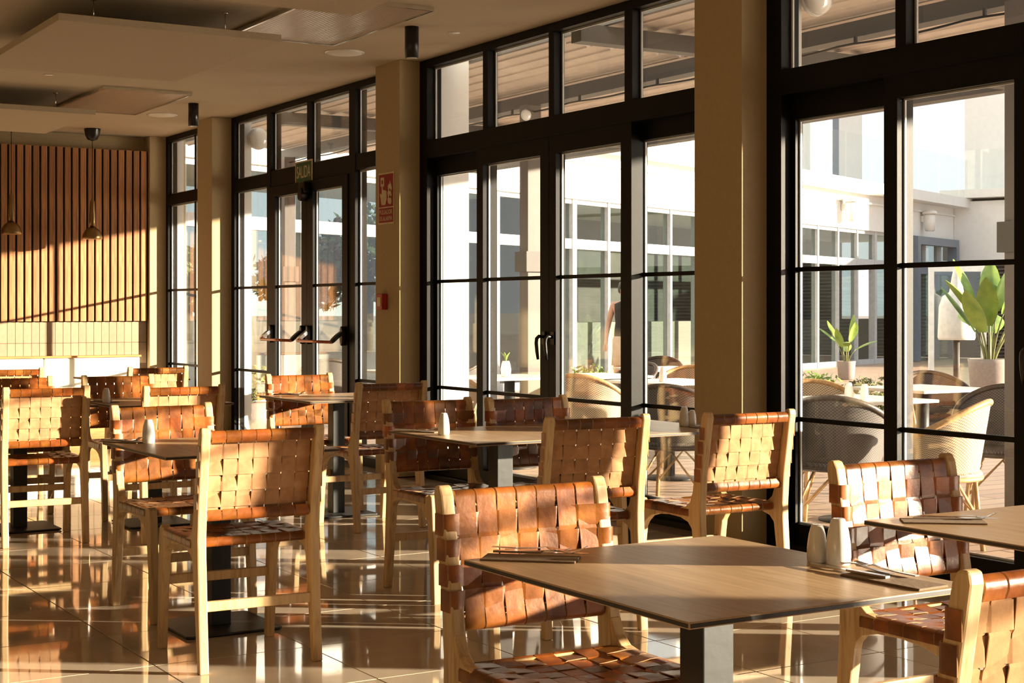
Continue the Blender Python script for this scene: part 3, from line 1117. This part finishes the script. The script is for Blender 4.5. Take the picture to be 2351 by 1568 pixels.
def make_spoon():
    b = MB()
    b.ribbon([(0, 0, .004), (0, .05, .0035), (0, .10, .005), (0, .13, .0085)], (1, 0, 0), [.012, .010, .007, .006], .0022, 0, 0)
    pr = []
    for k in range(9):
        t = k / 8
        pr.append((0, .128 + .055 * t, .0085 - .006 * math.sin(math.pi * t)))
    b.ribbon(pr, (1, 0, 0), [.006, .02, .028, .033, .035, .034, .03, .022, .008], .0018, 0, 0)
    return b.mesh('spoon', ['steel'], fix=False)


mf, mk, ms = make_fork(), make_knife(), make_spoon()
mn = MB().box(-.042, .042, -.105, .105, 0, .0022).box(-.040, .0415, -.104, .1045, .0022, .004).mesh('napkin', ['napkin'], bevel=.0006, seg=1)
PLACES = [((1168, 1270), (1355, 1279), (1218, 1284), 'on the nearest table by the orange sunlit chair'),
          ((2125, 1345), (1905, 1296), (2050, 1335), 'on the nearest table in front of the shaker pair'),
          ((2118, 1192), (2292, 1197), (2165, 1199), 'on the table at the right edge'),
          ((268, 1012), (330, 1017), (288, 1015), 'on the left foreground table'),
          ((932, 989), (1005, 993), (962, 991), 'on the middle table beside its single shaker'),
          ((1650, 986), (1583, 976), (1626, 984), 'on the table end by the big tan pillar'),
          ((642, 904), (702, 907), (668, 906), 'on the table by the exit door'),
          ((225, 921), (262, 925), (240, 923), 'on the table between the sunlit left hand chairs')]
for k, (p0, p1, pc, where) in enumerate(PLACES):
    a0 = Vector(at_z(*p0, TZ)); a1 = Vector(at_z(*p1, TZ)); c0 = Vector(at_z(*pc, TZ))
    dv = (a1 - a0).normalized()
    ang = math.atan2(-dv.x, dv.y)           # local +y -> direction of the tips
    z0 = TZ + .0004
    tip = a1
    o = inst('napkin', mn, None, (*c0, z0), ang + .10)
    tag(o, 'folded brown paper napkin ' + where, 'napkin', 'folded napkins')
    sd = Vector((dv.y, -dv.x))
    items = [('fork', mf, .195, .0, -.06), ('knife', mk, .215, .028 if k != 1 else -.03, .12)]
    if k in (0, 1):
        items.append(('spoon', ms, .235, -.026 if k != 1 else .03, .02))
    for nm, me, ln, off, da in items:
        q = tip - dv * ln + sd * off
        o = inst(nm, me, None, (*q, z0 + .0045), ang + da)
        tag(o, 'steel %s lying on the napkin %s' % (nm, where), nm, nm + 's on napkins')

# =================================================================== TERRACE
terr = MB().box(5.722, 70, -45, 75, -.30, -.022).build('terrace_floor', 'terrace')
tag(terr, 'reddish brown terrace paving outside the windows', 'paving', kind='structure')
pg = empty('pergola', (7.3, 8, 0))
tag(pg, 'grey metal pergola with closed taupe louvres over the terrace', 'pergola')


def P(mb, name, mat, parent, bevel=0):
    o = mb.build(name, mat, parent, bevel)
    o.matrix_parent_inverse = parent.matrix_basis.inverted()
    return o


bpy.context.view_layer.update()
PGY0, PGY1 = -6.9, 17.85
P(MB().box(7.30, 7.44, PGY0, PGY1, 3.10, 3.21), 'longitudinal_beam', 'pergola', pg)
P(MB().box(10.10, 10.26, PGY0, PGY1, 3.10, 3.40), 'edge_beam', 'pergola', pg)
P(MB().box(6.01, 6.05, PGY0, PGY1, 3.225, 3.36), 'wall_beam', 'pergola', pg)
for y in (-2.1, 3.3, 8.7, 14.1):
    P(MB().box(5.815, 7.30, y, y + .12, 3.10, 3.22).box(7.44, 10.10, y, y + .12, 3.10, 3.22), 'cross_beam', 'pergola', pg)
for y in (.85, 6.15, 11.62, 17.1):
    P(MB().box(7.20, 7.34, y, y + .14, -.022, 3.10), 'post', 'post_light', pg, .004)
    P(MB().box(7.17, 7.37, y - .03, y + .17, 1.62, 1.80), 'post_bracket', 'pergola', pg)
lm = MB().prism([(-.1, 0), (.08, 0), (.085, -.012), (.1, -.012), (.1, .012), (.06, .026), (-.08, .026), (-.1, .012)], 0, 8.2, 'y').mesh('louver', ['louver'])
for k in range(3):
    x = 6.17
    while x < 10.0:
        o = inst('louver', lm, pg, (0, 0, 0))
        o.matrix_parent_inverse = pg.matrix_basis.inverted()
        o.location = (x, PGY0 + 8.25 * k, 3.265)
        o.rotation_euler = (0, .13, 0)
        x += .216
cab = MB()
pts = []
y = PGY0
while y < PGY1:
    pts.append((7.27, y, 3.055 - .018 * math.sin((y % 1.1) / 1.1 * math.pi))); y += .137
cab.tube(pts, .008, 6)
P(cab, 'cable', 'black', pg)
for k in range(12):
    P(MB().box(7.262, 7.278, 1.0 + 1.1 * k - .01, 1.0 + 1.1 * k + .01, 3.045, 3.10), 'cable_clip', 'black', pg)
for (x, y, z, lab) in ((5.88, 6.44, 3.02, 'round white outdoor lamp beside the right hand bay'), (5.86, 14.57, 3.0, 'round white outdoor lamp beside the exit bay'),
                       (7.17, 11.59, 3.0, 'round white outdoor lamp on the pergola post')):
    l_ = empty('bulkhead_lamp', (x, y, z))
    tag(l_, lab, 'lamp', 'round outdoor lamps')
    if x > 7:
        l_.scale = (.45, .45, .45)
    b_ = MB().lathe([(0, -.045), (.06, -.04), (.1, -.015), (.105, .01)], 24).build('globe', 'ceramic', l_)
    c_ = MB().lathe([(.108, .008), (.112, .03), (.05, .06), (.02, .075)], 24).build('back_plate', 'white_ext', l_)
    for q in (b_, c_):
        q.rotation_euler = (-math.pi / 2, 0, 0)


# ---- rattan chairs
def make_rattan(dark):
    root = empty('rattan_chair')
    parts = []

    def add(mb, name, mats, **k):
        o = mb.build(name, mats, root, **k); parts.append((o, [])); return o
    wv = 'rattan_dark' if dark else 'rattan_light'
    rimm = 'rim_dark' if dark else 'bamboo'
    # back shell
    NU, NV = 30, 8
    me = MB()
    grid = []
    for i in range(NU + 1):
        th = math.radians(-128 + 256 * i / NU)
        top = .60 + .22 * max(0, math.cos(th * .72)) ** 1.6
        row = []
        for j in range(NV + 1):
            t = j / NV
            z = .44 + (top - .44) * t
            r = .235 + .06 * t
            row.append((math.sin(th) * r * 1.03, -math.cos(th) * r + .01, z))
        grid.append(row)
    for off in (0.0, 1.0):
        base = len(me.v)
        for row in grid:
            for (x, y, z) in row:
                s_ = 1 - .03 * off
                me.v.append((x * s_, y * s_, z))
        for i in range(NU):
            for j in range(NV):
                q = [base + i * (NV + 1) + j, base + (i + 1) * (NV + 1) + j, base + (i + 1) * (NV + 1) + j + 1, base + i * (NV + 1) + j + 1]
                me.face(q if off else q[::-1], 0, True)
    sh = add(me, 'back_shell', wv, fix=False)
    uv = sh.data.uv_layers.new(name='uv')
    for lp in sh.data.loops:
        vi = lp.vertex_index % ((NU + 1) * (NV + 1))
        uv.data[lp.index].uv = ((vi // (NV + 1)) * 4.0, (vi % (NV + 1)) * 5.4)
    add(MB().tube([(r[-1][0] * .985, r[-1][1] * .985, r[-1][2]) for r in grid], .017, 10), 'rim', rimm)
    seat = MB().lathe([(.20, .415), (.235, .42), (.245, .435), (.235, .45), (.0, .452)], 28)
    st = add(seat, 'seat', wv)
    uv = st.data.uv_layers.new(name='uv')
    for lp in st.data.loops:
        co = st.data.vertices[lp.vertex_index].co
        uv.data[lp.index].uv = (co.x * 110, co.y * 110)
    add(MB().tube([(.236 * math.cos(a * math.pi / 12), .236 * math.sin(a * math.pi / 12), .415) for a in range(25)], .014, 8), 'seat_ring', rimm)
    for sx in (-1, 1):
        for sy, z1 in ((1, .62), (-1, .42)):
            add(MB().tube([(sx * .215, sy * .20, 0), (sx * .195, sy * .175, .25), (sx * .19, sy * .16, .42)] + ([(sx * .225, .16, .62)] if sy > 0 else []), .0135, 8), 'leg', 'bamboo')
        add(MB().tube([(sx * .2, .18, .18), (sx * .12, 0.0, .40), (sx * .2, -.18, .18)], .008, 6), 'brace', 'bamboo')
    add(MB().tube([(-.205, .185, .16), (0, .12, .38), (.205, .185, .16)], .008, 6), 'brace', 'bamboo')
    add(MB().tube([(-.205, -.185, .16), (0, -.12, .38), (.205, -.185, .16)], .008, 6), 'brace', 'bamboo')
    return root, parts


RL, RLP = make_rattan(False)
RD, RDP = make_rattan(True)
ZT = -.022
RCH = [('L', 6.22, 5.90, .5, 'pale rattan chair with high mesh back nearest the right hand bay'),
       ('D', 6.13, 6.56, 5.4, 'grey rattan tub chair just outside the right hand bay'),
       ('D', 7.58, 6.62, 2.2, 'dark rimmed rattan chair seen at the right edge outside'),
       ('D', 8.85, 8.40, 2.6, 'dark round backed rattan chair facing the potted plant'),
       ('D', 7.62, 8.32, 3.6, 'dark rattan chair behind the outdoor shaker table'),
       ('L', 7.05, 7.72, 2.6, 'pale rattan chair partly behind the dark window stile'),
       ('D', 6.16, 8.08, 5.3, 'dark rattan chair left of the big tan pillar outside'),
       ('L', 7.98, 10.30, 2.4, 'pale rattan chair at the far side of the second row table'),
       ('D', 7.98, 11.25, 1.6, 'dark rattan chair seen through the twin handle doors'),
       ('L', 6.52, 9.70, 5.4, 'pale rattan chair close to the twin handle doors'),
       ('L', 6.45, 11.75, 5.2, 'pale rattan chair outside the exit bay sidelight'),
       ('D', 7.2, 12.9, .9, 'dark rattan chair outside the exit doors'),
       ('L', 9.1, 10.2, 3.9, 'pale rattan chair in the second terrace row'),
       ('D', 9.3, 12.6, 2.2, 'dark rattan chair in the second terrace row'),
       ('D', 6.35, 14.0, 5.9, 'dark rattan chair by the outer exit pillar')]
seen = {'L': False, 'D': False}
for kd, x, y, rz, lab in RCH:
    r_, p_ = (RL, RLP) if kd == 'L' else (RD, RDP)
    if not seen[kd]:
        seen[kd] = True
        o = r_; o.location = (x, y, ZT); o.rotation_euler = (0, 0, rz)
    else:
        o = copy_tree(r_, p_, (x, y, ZT), rz)
    tag(o, lab, 'chair', 'rattan terrace chairs')


def make_otable():
    root = empty('terrace_table')
    p_ = [(MB().box(-.36, .36, -.36, .36, .735, .755).build('tabletop', 'white_table', root, bevel=.004), []),
          (MB().tube([(0, 0, .01), (0, 0, .735)], .045, 16).build('column', 'table_metal', root), []),
          (MB().lathe([(.22, 0), (.22, .01), (.05, .02)], 24).build('base_plate', 'table_metal', root), [])]
    return root, p_


OT, OTP = make_otable()
OTB = [(6.78, 7.10, 'white terrace table outside the right hand bay with two shakers'),
       (8.15, 7.85, 'white terrace table in front of the potted plant'),
       (7.25, 9.62, 'white terrace table outside left of the big tan pillar'),
       (7.36, 10.82, 'white terrace table in the second row behind the twin handle doors'),
       (6.62, 10.97, 'white terrace table with a small vase left of the lever handles'),
       (6.5, 12.5, 'white terrace table outside the exit doors'),
       (8.85, 11.8, 'white terrace table far across the terrace')]
for k, (x, y, lab) in enumerate(OTB):
    o = OT if k == 0 else copy_tree(OT, OTP, (x, y, ZT), 0)
    o.location = (x, y, ZT)
    tag(o, lab, 'table', 'white terrace tables')
for (x, y, s_, lab) in ((6.66, 7.02, 1.2, 'left white shaker on the terrace table outside'), (6.73, 6.96, 1.1, 'right white shaker on the terrace table outside'),
                        (7.1, 9.5, 1.3, 'white shaker on the terrace table left of the pillar')):
    o = copy_tree(SH, SHP, (x, y, ZT + .7555), 0)
    o.scale = (s_,) * 3
    o['label'] = lab
    o['group'] = 'white shakers outside'
# vase of the second-row table
vs = empty('flower_vase', (6.53, 10.88, ZT + .7555))
tag(vs, 'small white vase with a green sprig on the terrace table', 'vase')
MB().lathe([(.03, 0), (.04, .01), (.045, .06), (.035, .11), (.028, .13)], 18).build('vase_body', 'ceramic', vs)
for k in range(5):
    a = k * 1.25
    MB().ribbon([(0, 0, .12), (.015 * math.cos(a), .015 * math.sin(a), .17), (.04 * math.cos(a), .04 * math.sin(a), .2)], (-math.sin(a), math.cos(a), 0), [.004, .02, .003], .001).build('leaf', 'leaf_bright', vs)


# ---- potted bird-of-paradise
def big_leaf(mb, base, az, tilt, stalk, length, width, droop):
    d = Vector((math.cos(az), math.sin(az), 0))
    pts = []
    n = 11
    p = Vector(base) + Vector((0, 0, 0))
    ang = math.pi / 2 - tilt * .35
    st = []
    for k in range(6):
        st.append(tuple(p))
        p = p + (d * math.cos(ang) + Vector((0, 0, 1)) * math.sin(ang)) * stalk / 5
        ang -= tilt * .13
    mb.tube(st, [.018, .016, .014, .012, .010, .008], 6, 1)
    side = Vector((-d.y, d.x, 0))
    p = Vector(st[-1])
    rows = []
    for k in range(n):
        t = k / (n - 1)
        w = width * (math.sin(math.pi * min(1, t * .93 + .06)) ** .65) * .5
        t3 = d * math.cos(ang) + Vector((0, 0, 1)) * math.sin(ang)
        nn = side.cross(t3).normalized()
        b = len(mb.v)
        mb.v += [tuple(p - side * w + nn * w * .35), tuple(p - side * w * .5 + nn * w * .1), tuple(p), tuple(p + side * w * .5 + nn * w * .1), tuple(p + side * w + nn * w * .35)]
        rows.append(b)
        p = p + t3 * length / (n - 1)
        ang -= droop / (n - 1)
    for k in range(n - 1):
        for q in range(4):
            mb.face([rows[k] + q, rows[k] + q + 1, rows[k + 1] + q + 1, rows[k + 1] + q], 0, True)


def potted(x, y, z, sc_, lab, n=10, seed=3):
    rr_ = random.Random(seed)
    root = empty('potted_plant', (x, y, z))
    tag(root, lab, 'plant')
    MB().lathe([(.20, 0), (.24, .03), (.275, .5), (.285, .56), (.265, .56), (.25, .5), (0, .49)], 28).build('pot', 'pot', root)
    for k in range(n):
        mb = MB()
        az = k * 2.4 + rr_.uniform(-.3, .3)
        big_leaf(mb, (.05 * math.cos(az), .05 * math.sin(az), .48), az, (.12 + .9 * ((k * 5) % n) / n), rr_.uniform(.5, .9) * (1 - .3 * ((k * 5) % n) / n), rr_.uniform(.6, .8), rr_.uniform(.24, .31), rr_.uniform(.2, .8))
        mb.build('leaf', ['leaf_bright', 'leaf_olive'], root)
    root.scale = (sc_,) * 3
    return root


def at_depth(px, zc, z=0.0):
    xc = (px - 1175.5) / FPX * zc
    return (xc * CA + zc * SA, -xc * SA + zc * CA, z)


x, y, z = at_depth(2272, 22.2, ZT)
potted(x, y, z, 1.08, 'broad leaved potted plant outside the right hand bay', 14, 3)
x, y, z = at_depth(1943, 29.0, ZT)  # small plant stands in for a reflection in the far door glass
potted(x, y, z, .62, 'broad leaved potted plant added where the building glass reflects a plant', 9, 8)


# ---- shrubs and trees made of leaf blades
def foliage(n, rx, ry, rz_, zc, size, seed):
    rr_ = random.Random(seed)
    mb = MB()
    for k in range(n):
        while True:
            p = Vector((rr_.uniform(-1, 1), rr_.uniform(-1, 1), rr_.uniform(-1, 1)))
            if .35 < p.length < 1:
                break
        p *= .82 + .25 * mnoise.noise(p * 2.3 + Vector((seed, 0, 0)))
        c_ = Vector((p.x * rx, p.y * ry, zc + p.z * rz_))
        a = Vector((rr_.uniform(-1, 1), rr_.uniform(-1, 1), rr_.uniform(-1, 1))).normalized()
        b_ = a.orthogonal().normalized()
        s_ = size * rr_.uniform(.6, 1.3)
        k0 = len(mb.v)
        mb.v += [tuple(c_ - a * s_), tuple(c_ + b_ * s_ * .45), tuple(c_ + a * s_), tuple(c_ - b_ * s_ * .45)]
        mb.face([k0, k0 + 1, k0 + 2, k0 + 3])
    return mb


def shrub(x, y, lab, r=.32, seed=1, mat='leaf_olive'):
    root = empty('shrub', (x, y, ZT))
    tag(root, lab, 'shrub', 'low terrace shrubs')
    MB().lathe([(.16, 0), (.2, .3), (.19, .3), (0, .28)], 20).build('planter', 'pot', root)
    o = foliage(700, r, r, .25, .5, .035, seed).build('foliage', mat, root, fix=False)
    MB().tube([(0, 0, .2), (.02, 0, .5)], .012, 6).build('stem', 'trunk', root)


for k, (px, zc, lab) in enumerate(((2110, 13.5, 'low green shrub under the outdoor table at the right'), (1870, 15.0, 'low green shrub behind the outdoor shakers'),
                                   (1985, 14.0, 'low green shrub left of the wide dark window stile'), (1350, 17.0, 'low green shrub outside the twin handle doors'),
                                   (575, 16.8, 'low green shrub outside the exit sidelight'), (1525, 18.5, 'low green shrub left of the big tan pillar'))):
    x, y, z = at_depth(px, zc)
    shrub(x, y, lab, .34, 20 + k, ('leaf_olive', 'leaf_bright')[k % 2])

# =================================================================== BUILDINGS
bu = Vector((.916, .401, 0)).normalized()
ba = math.atan2(bu.y, bu.x)
bd = empty('building', (14.6, 22.0, 0), ba)     # local x along the facade, -y toward the terrace
tag(bd, 'white sunlit building with grey framed glazing across the terrace', 'building')
S0, S1 = -8.9, 18.8
MB().box(S0, S1, 0, .35, 3.18, 4.02).build('upper_wall', 'white_ext', bd)
MB().box(S0, S1 + .2, -.45, .5, 4.02, 4.27).build('balcony_slab', 'white_ext', bd)
MB().box(S0, S1, -.06, 0.0, 3.80, 3.84).build('string_course', 'white_ext', bd)
MB().box(S0, S1, 2.6, 2.9, 4.27, 8.6).build('balcony_wall', 'white_ext', bd)
MB().box(S0, S1, .5, 2.6, 4.0, 4.27).build('balcony_floor', 'white_ext', bd)
MB().box(S0, S1, -.3, 3.0, 8.6, 8.9).build('roof', 'white_ext', bd)
for x in (-8.0, -3.5, 1.0, 5.5, 10.0, 14.5):
    MB().box(x, x + .3, -.2, .2, 4.27, 8.6).build('balcony_pier', 'white_ext', bd)
    MB().box(x + 1.3, x + 2.6, 2.56, 2.62, 4.3, 6.6).build('balcony_window', 'blue_frame', bd)
x = S0
while x < S1 - .4:
    MB().box(x + .03, min(x + 1.5, S1) - .03, -.40, -.388, 4.27, 5.3).build('railing_pane', 'glass_rail', bd)
    x += 1.5
# ground-floor glazing
x = S0
k = 0
MB().box(S0, S1, .08, .2, 2.33, 2.50).build('transom', 'grey_frame', bd)
MB().box(S0, S1, .08, .2, 3.10, 3.18).build('head_rail', 'grey_frame', bd)
MB().box(S0, S1, .08, .2, -.02, .10).build('sill_rail', 'grey_frame', bd)
while x < S1 - .1:
    wd = .13 if k % 4 == 0 else .07
    MB().box(x - wd / 2, x + wd / 2, .06, .22, -.02, 3.18).build('mullion', 'grey_frame', bd)
    xe = min(x + 1.12, S1)
    MB().box(x + wd / 2, xe - .035, .135, .145, 2.50, 3.10).build('pane', 'glass_far', bd)
    if not (k in (9, 14, 19)):
        MB().box(x + wd / 2, xe - .035, .135, .145, .10, 2.33).build('pane', 'glass_far', bd)
    x += 1.12; k += 1
MB().box(-.8, S1, 3.2, 3.4, 0, 3.3).build('inner_wall', 'dark_int', bd)
MB().box(-.9, -.75, .3, 3.4, 0, 3.3).build('inner_wall', 'dark_int', bd)
MB().box(S0, S1, .2, 3.4, 3.18, 3.4).build('inner_ceiling', 'white_ext', bd)
MB().box(-.8, S1, 1.4, 2.0, 0, 1.05).build('counter', 'pot', bd)
# wing at the right end, coming forward
wg = empty('building_wing', (14.6 + bu.x * S1, 22.0 + bu.y * S1, 0), ba)
tag(wg, 'shaded wing of the white building with dark roller shutter', 'building')
MB().box(0.02, 6, -13, .3, 2.62, 4.2).build('upper_wall', 'white_ext', wg)
MB().box(-.25, 6, -13.2, .3, 4.28, 4.5).build('balcony_slab', 'white_ext', wg)
MB().box(1.8, 6, -13, .3, 4.5, 8.8).build('balcony_wall', 'white_ext', wg)
for j in range(8):
    MB().box(-.2, -.188, -13.1 + j * 1.6, -13.1 + j * 1.6 + 1.55, 4.5, 5.55).build('railing_pane', 'glass_rail', wg)
sm2 = MB().prism([(.12, 0), (.12, .098), (.06, .07), (.06, .03)], -12.8, -.6, 'y').mesh('shutter_slat', ['shutter'])
for j in range(26):
    inst('shutter_slat', sm2, wg, (0, 0, .02 + j * .1))
MB().box(.125, .3, -13, .2, 0, 2.62).build('shutter_backing', 'shutter', wg)
# blue framed doorway at the end of the facade
dw = empty('doorway', (14.6 + bu.x * 16.6, 22.0 + bu.y * 16.6, 0), ba)
tag(dw, 'blue grey framed glass doorway at the end of the white building', 'doorway')
f_ = MB()
f_.box(-1.1, -.9, -.25, 0, 0, 3.15); f_.box(1.75, 1.95, -.25, 0, 0, 3.15); f_.box(-.9, 1.75, -.25, 0, 2.95, 3.15); f_.box(-.9, 1.75, -.25, 0, 2.2, 2.4); f_.box(.3, .45, -.25, 0, 0, 2.2)
f_.build('door_frame', 'blue_frame', dw)
MB().box(.45, 1.75, -.13, -.12, 0, 2.2).build('pane', 'glass_far', dw)
MB().box(-.9, .3, -.13, -.12, 0, 2.2).build('pane', 'glass_far', dw)
for (s_, z, lab) in ((11.3, 3.62, 'small white wall lamp on the sunlit facade'), (16.4, 3.6, 'white wall lamp in the blue shade of the wing')):
    l_ = empty('wall_lamp', (14.6 + bu.x * s_ + .12 * bu.y, 22.0 + bu.y * s_ - .12 * bu.x, z), ba)
    tag(l_, lab, 'lamp', 'facade wall lamps')
    MB().lathe([(.09, -.3), (.13, -.28), (.15, .1), (.12, .14)], 18, (0, -.1, 0)).build('shade', 'ceramic', l_)
    MB().box(-.06, .06, -.1, .11, -.05, .1).build('bracket', 'ceramic', l_)
    MB().lathe([(.19, .14), (.2, .19), (.12, .24), (0, .25)], 18, (0, -.1, 0)).build('lamp_cap', 'ceramic', l_)
# big white lampshade standing in front of the shutter side
x, y, z = at_depth(2196, 24.0, ZT)
lp = empty('bell_lamp', (x, y, z))
tag(lp, 'large white bell shaped lamp standing behind the potted plant', 'lamp')
MB().lathe([(.27, .84), (.285, .88), (.265, 1.36), (.21, 1.52), (.11, 1.58), (.075, 1.8), (.05, 1.92)], 30).build('shade', 'orange_awning', lp)
MB().tube([(0, 0, .02), (0, 0, .86)], .05, 12).build('stand', 'dark_int', lp)
MB().lathe([(.24, 0), (.24, .02), (.05, .04)], 20).build('foot', 'dark_int', lp)
gs = empty('glazed_screen', at_depth(2198, 24.8, ZT), -YAW)
tag(gs, 'grey framed glass screen behind the white bell lamp', 'screen')
for q in ((-.46, -.38, 0, 2.02), (.38, .46, 0, 2.02), (-.38, .38, 1.92, 2.02), (-.38, .38, 0, .1)):
    MB().box(q[0], q[1], -.03, .03, q[2], q[3]).build('frame_bar', 'grey_frame', gs)
MB().box(-.38, .38, -.005, .005, .1, 1.92).build('pane', 'glass_far', gs)
# balcony chairs


def bchair(s_, lab):
    x, y = 14.6 + bu.x * s_ - bu.y * .9, 22.0 + bu.y * s_ + bu.x * .9
    r_ = empty('balcony_chair', (x, y, 4.27), ba + 2.6)
    tag(r_, lab, 'chair', 'white balcony chairs')
    MB().box(-.22, .22, -.22, .22, .43, .46).build('seat', 'white_ext', r_)
    MB().box(-.22, .22, -.24, -.21, .5, .85).build('backrest', 'white_ext', r_)
    for sx in (-.2, .2):
        for sy in (-.22, .2):
            MB().tube([(sx, sy, 0), (sx, sy, .45 if sy > 0 else .8)], .015, 8).build('leg', 'white_ext', r_)


bchair(9.3, 'white balcony chair seen through the railing glass, left one')
bchair(10.4, 'white balcony chair seen through the railing glass, right one')


# ---- trees and hills behind
def tree(px, zc, h, rad, lab, seed, mat='leaf_dark'):
    x, y, z = at_depth(px, zc, -.3)
    r_ = empty('tree', (x, y, z))
    tag(r_, lab, 'tree', 'trees beyond the terrace')
    MB().tube([(0, 0, 0), (.1, .05, h * .35), (0, .1, h * .7)], [.22, .16, .06], 8).build('trunk', 'trunk', r_)
    foliage(2600, rad, rad, h * .36, h * .62, rad * .085, seed).build('crown', mat, r_, fix=False)


TR = [(1066, 42, 4.6, 1.9, 'dark leafy tree seen at the left of the twin handle bay'), (1232, 50, 5.8, 2.3, 'olive leafy tree seen right of the pergola post'),
      (1150, 60, 5.0, 2.0, 'thin leafy tree seen beside the pergola post'), (842, 50, 5.2, 2.4, 'dark leafy tree seen through the exit sidelight'),
      (690, 62, 4.6, 2.4, 'leafy tree seen through the exit doors'), (430, 66, 4.8, 2.8, 'leafy tree seen through the end window')]
for k, (px, zc, h, rad, lab) in enumerate(TR):
    tree(px, zc, h, rad, lab, 40 + k, ('leaf_dark', 'leaf_dark', 'leaf_olive')[k % 3])
hl = MB()
N = 40
for i in range(N + 1):
    a = math.radians(-20 + 80 * i / N)
    d_ = 420
    hgt = 15 + 9 * mnoise.noise(Vector((i * .23, 1.3, 0))) + 8 * math.exp(-((i - 16) / 4) ** 2)
    for dd, hh in ((0, 0), (25, hgt * .6), (60, hgt), (140, 0)):
        hl.v.append(((d_ + dd) * math.sin(a), (d_ + dd) * math.cos(a), hh - 1))
for i in range(N):
    for j in range(3):
        q = i * 4 + j
        hl.face([q, q + 4, q + 5, q + 1], 0, True)
tag(hl.build('hills', 'hill'), 'low hazy blue hills on the horizon', 'hills', kind='structure')
gr = MB().box(-400, 700, -400, 700, -.6, -.31).build('ground', 'pot')
tag(gr, 'bare ground around the buildings', 'ground', kind='structure')


# ---- unseen tree, added to shade the chairs behind the middle table
cy = empty('sun_blocker', (12.0, .54, -.3))
tag(cy, 'slender dark cypress added out of view to shade the middle table chairs', 'tree')
MB().tube([(0, 0, 0), (0, 0, 3.2)], [.08, .03], 8).build('trunk', 'trunk', cy)
foliage(2600, .34, .34, 1.5, 1.9, .06, 77).build('crown', 'leaf_dark', cy, fix=False)


# ---- the person standing by the white building
def person(px, zc):
    x, y, z = at_depth(px, zc, ZT)
    r_ = empty('person', (x, y, z), 2.3)
    tag(r_, 'person in a black top with dark tied hair standing by the white building', 'person')
    vs = [(0, 0, .92), (0, 0, 1.12), (0, 0, 1.32), (0, .0, 1.42), (0, .01, 1.50), (0, .015, 1.60), (0, .01, 1.68),
          (.1, 0, .86), (.11, .01, .48), (.11, -.02, .09), (.11, .1, .03), (-.1, 0, .86), (-.11, .02, .48), (-.11, -.01, .09), (-.11, .11, .03),
          (.17, 0, 1.38), (.24, -.01, 1.12), (.25, .08, .90), (.25, .13, .82), (-.17, 0, 1.38), (-.24, -.01, 1.12), (-.22, .1, .92), (-.2, .16, .85)]
    ed = [(0, 1), (1, 2), (2, 3), (3, 4), (4, 5), (5, 6), (0, 7), (7, 8), (8, 9), (9, 10), (0, 11), (11, 12), (12, 13), (13, 14), (2, 15), (15, 16), (16, 17), (17, 18), (2, 19), (19, 20), (20, 21), (21, 22)]
    rd = [.14, .115, .13, .05, .055, .085, .06, .09, .058, .04, .032, .09, .058, .04, .032, .06, .042, .03, .026, .06, .042, .03, .026]
    # fingers
    for s_, w_ in ((1, 18), (-1, 22)):
        b_ = vs[w_]
        for q in range(5):
            k0 = len(vs)
            dx = (q - 2) * .017
            ln = (.05, .075, .08, .075, .06)[q] if q else .05
            vs += [(b_[0] + dx * .6, b_[1] + (.03 if q == 0 else .012), b_[2] - .04), (b_[0] + dx, b_[1] + (.045 if q == 0 else .02), b_[2] - .04 - ln)]
            ed += [(w_, k0), (k0, k0 + 1)]
            rd += [.011, .008]
    me = bpy.data.meshes.new('body')
    me.from_pydata(vs, ed, [])
    o = bpy.data.objects.new('body', me)
    COL.objects.link(o); o.parent = r_
    o.modifiers.new('skin', 'SKIN')
    sv = me.skin_vertices[0].data if me.skin_vertices else None
    if sv is None:
        bm = bmesh.new(); bm.from_mesh(me); bm.verts.layers.skin.verify(); bm.to_mesh(me); bm.free()
        sv = me.skin_vertices[0].data
    for i_, q in enumerate(rd):
        sv[i_].radius = (q, q)
    sv[0].use_root = True
    ss = o.modifiers.new('sub', 'SUBSURF'); ss.levels = 1; ss.render_levels = 2
    me.materials.append(M['skin'])
    MB().lathe([(.155, .90), (.15, 1.0), (.135, 1.12), (.155, 1.30), (.15, 1.39), (.07, 1.43)], 20).build('top', 'cloth_black', r_)
    MB().lathe([(.19, .50), (.18, .7), (.175, .88), (.15, .93)], 20).build('skirt', 'cloth_sand', r_)
    MB().lathe([(.05, 1.52), (.098, 1.56), (.105, 1.63), (.085, 1.70), (.04, 1.735), (0, 1.74)], 18, (0, -.025, 0)).build('hair', 'hair', r_)
    MB().lathe([(0, -.045), (.04, -.03), (.045, 0), (.03, .035), (0, .045)], 12, (0, -.12, 1.66)).build('hair_bun', 'hair', r_)
    fc = MB()
    for sx in (-.03, .03):
        fc.lathe([(0, -.008), (.009, 0), (0, .008)], 8, (sx, .088, 1.615))
    fc.build('eyes', 'hair', r_)
    MB().lathe([(0, -.02), (.014, -.008), (.008, .02), (0, .03)], 8, (0, .098, 1.585)).build('nose', 'skin', r_)
    MB().box(-.022, .022, .088, .096, 1.545, 1.553).build('mouth', 'red', r_)


person(1434, 22.5)
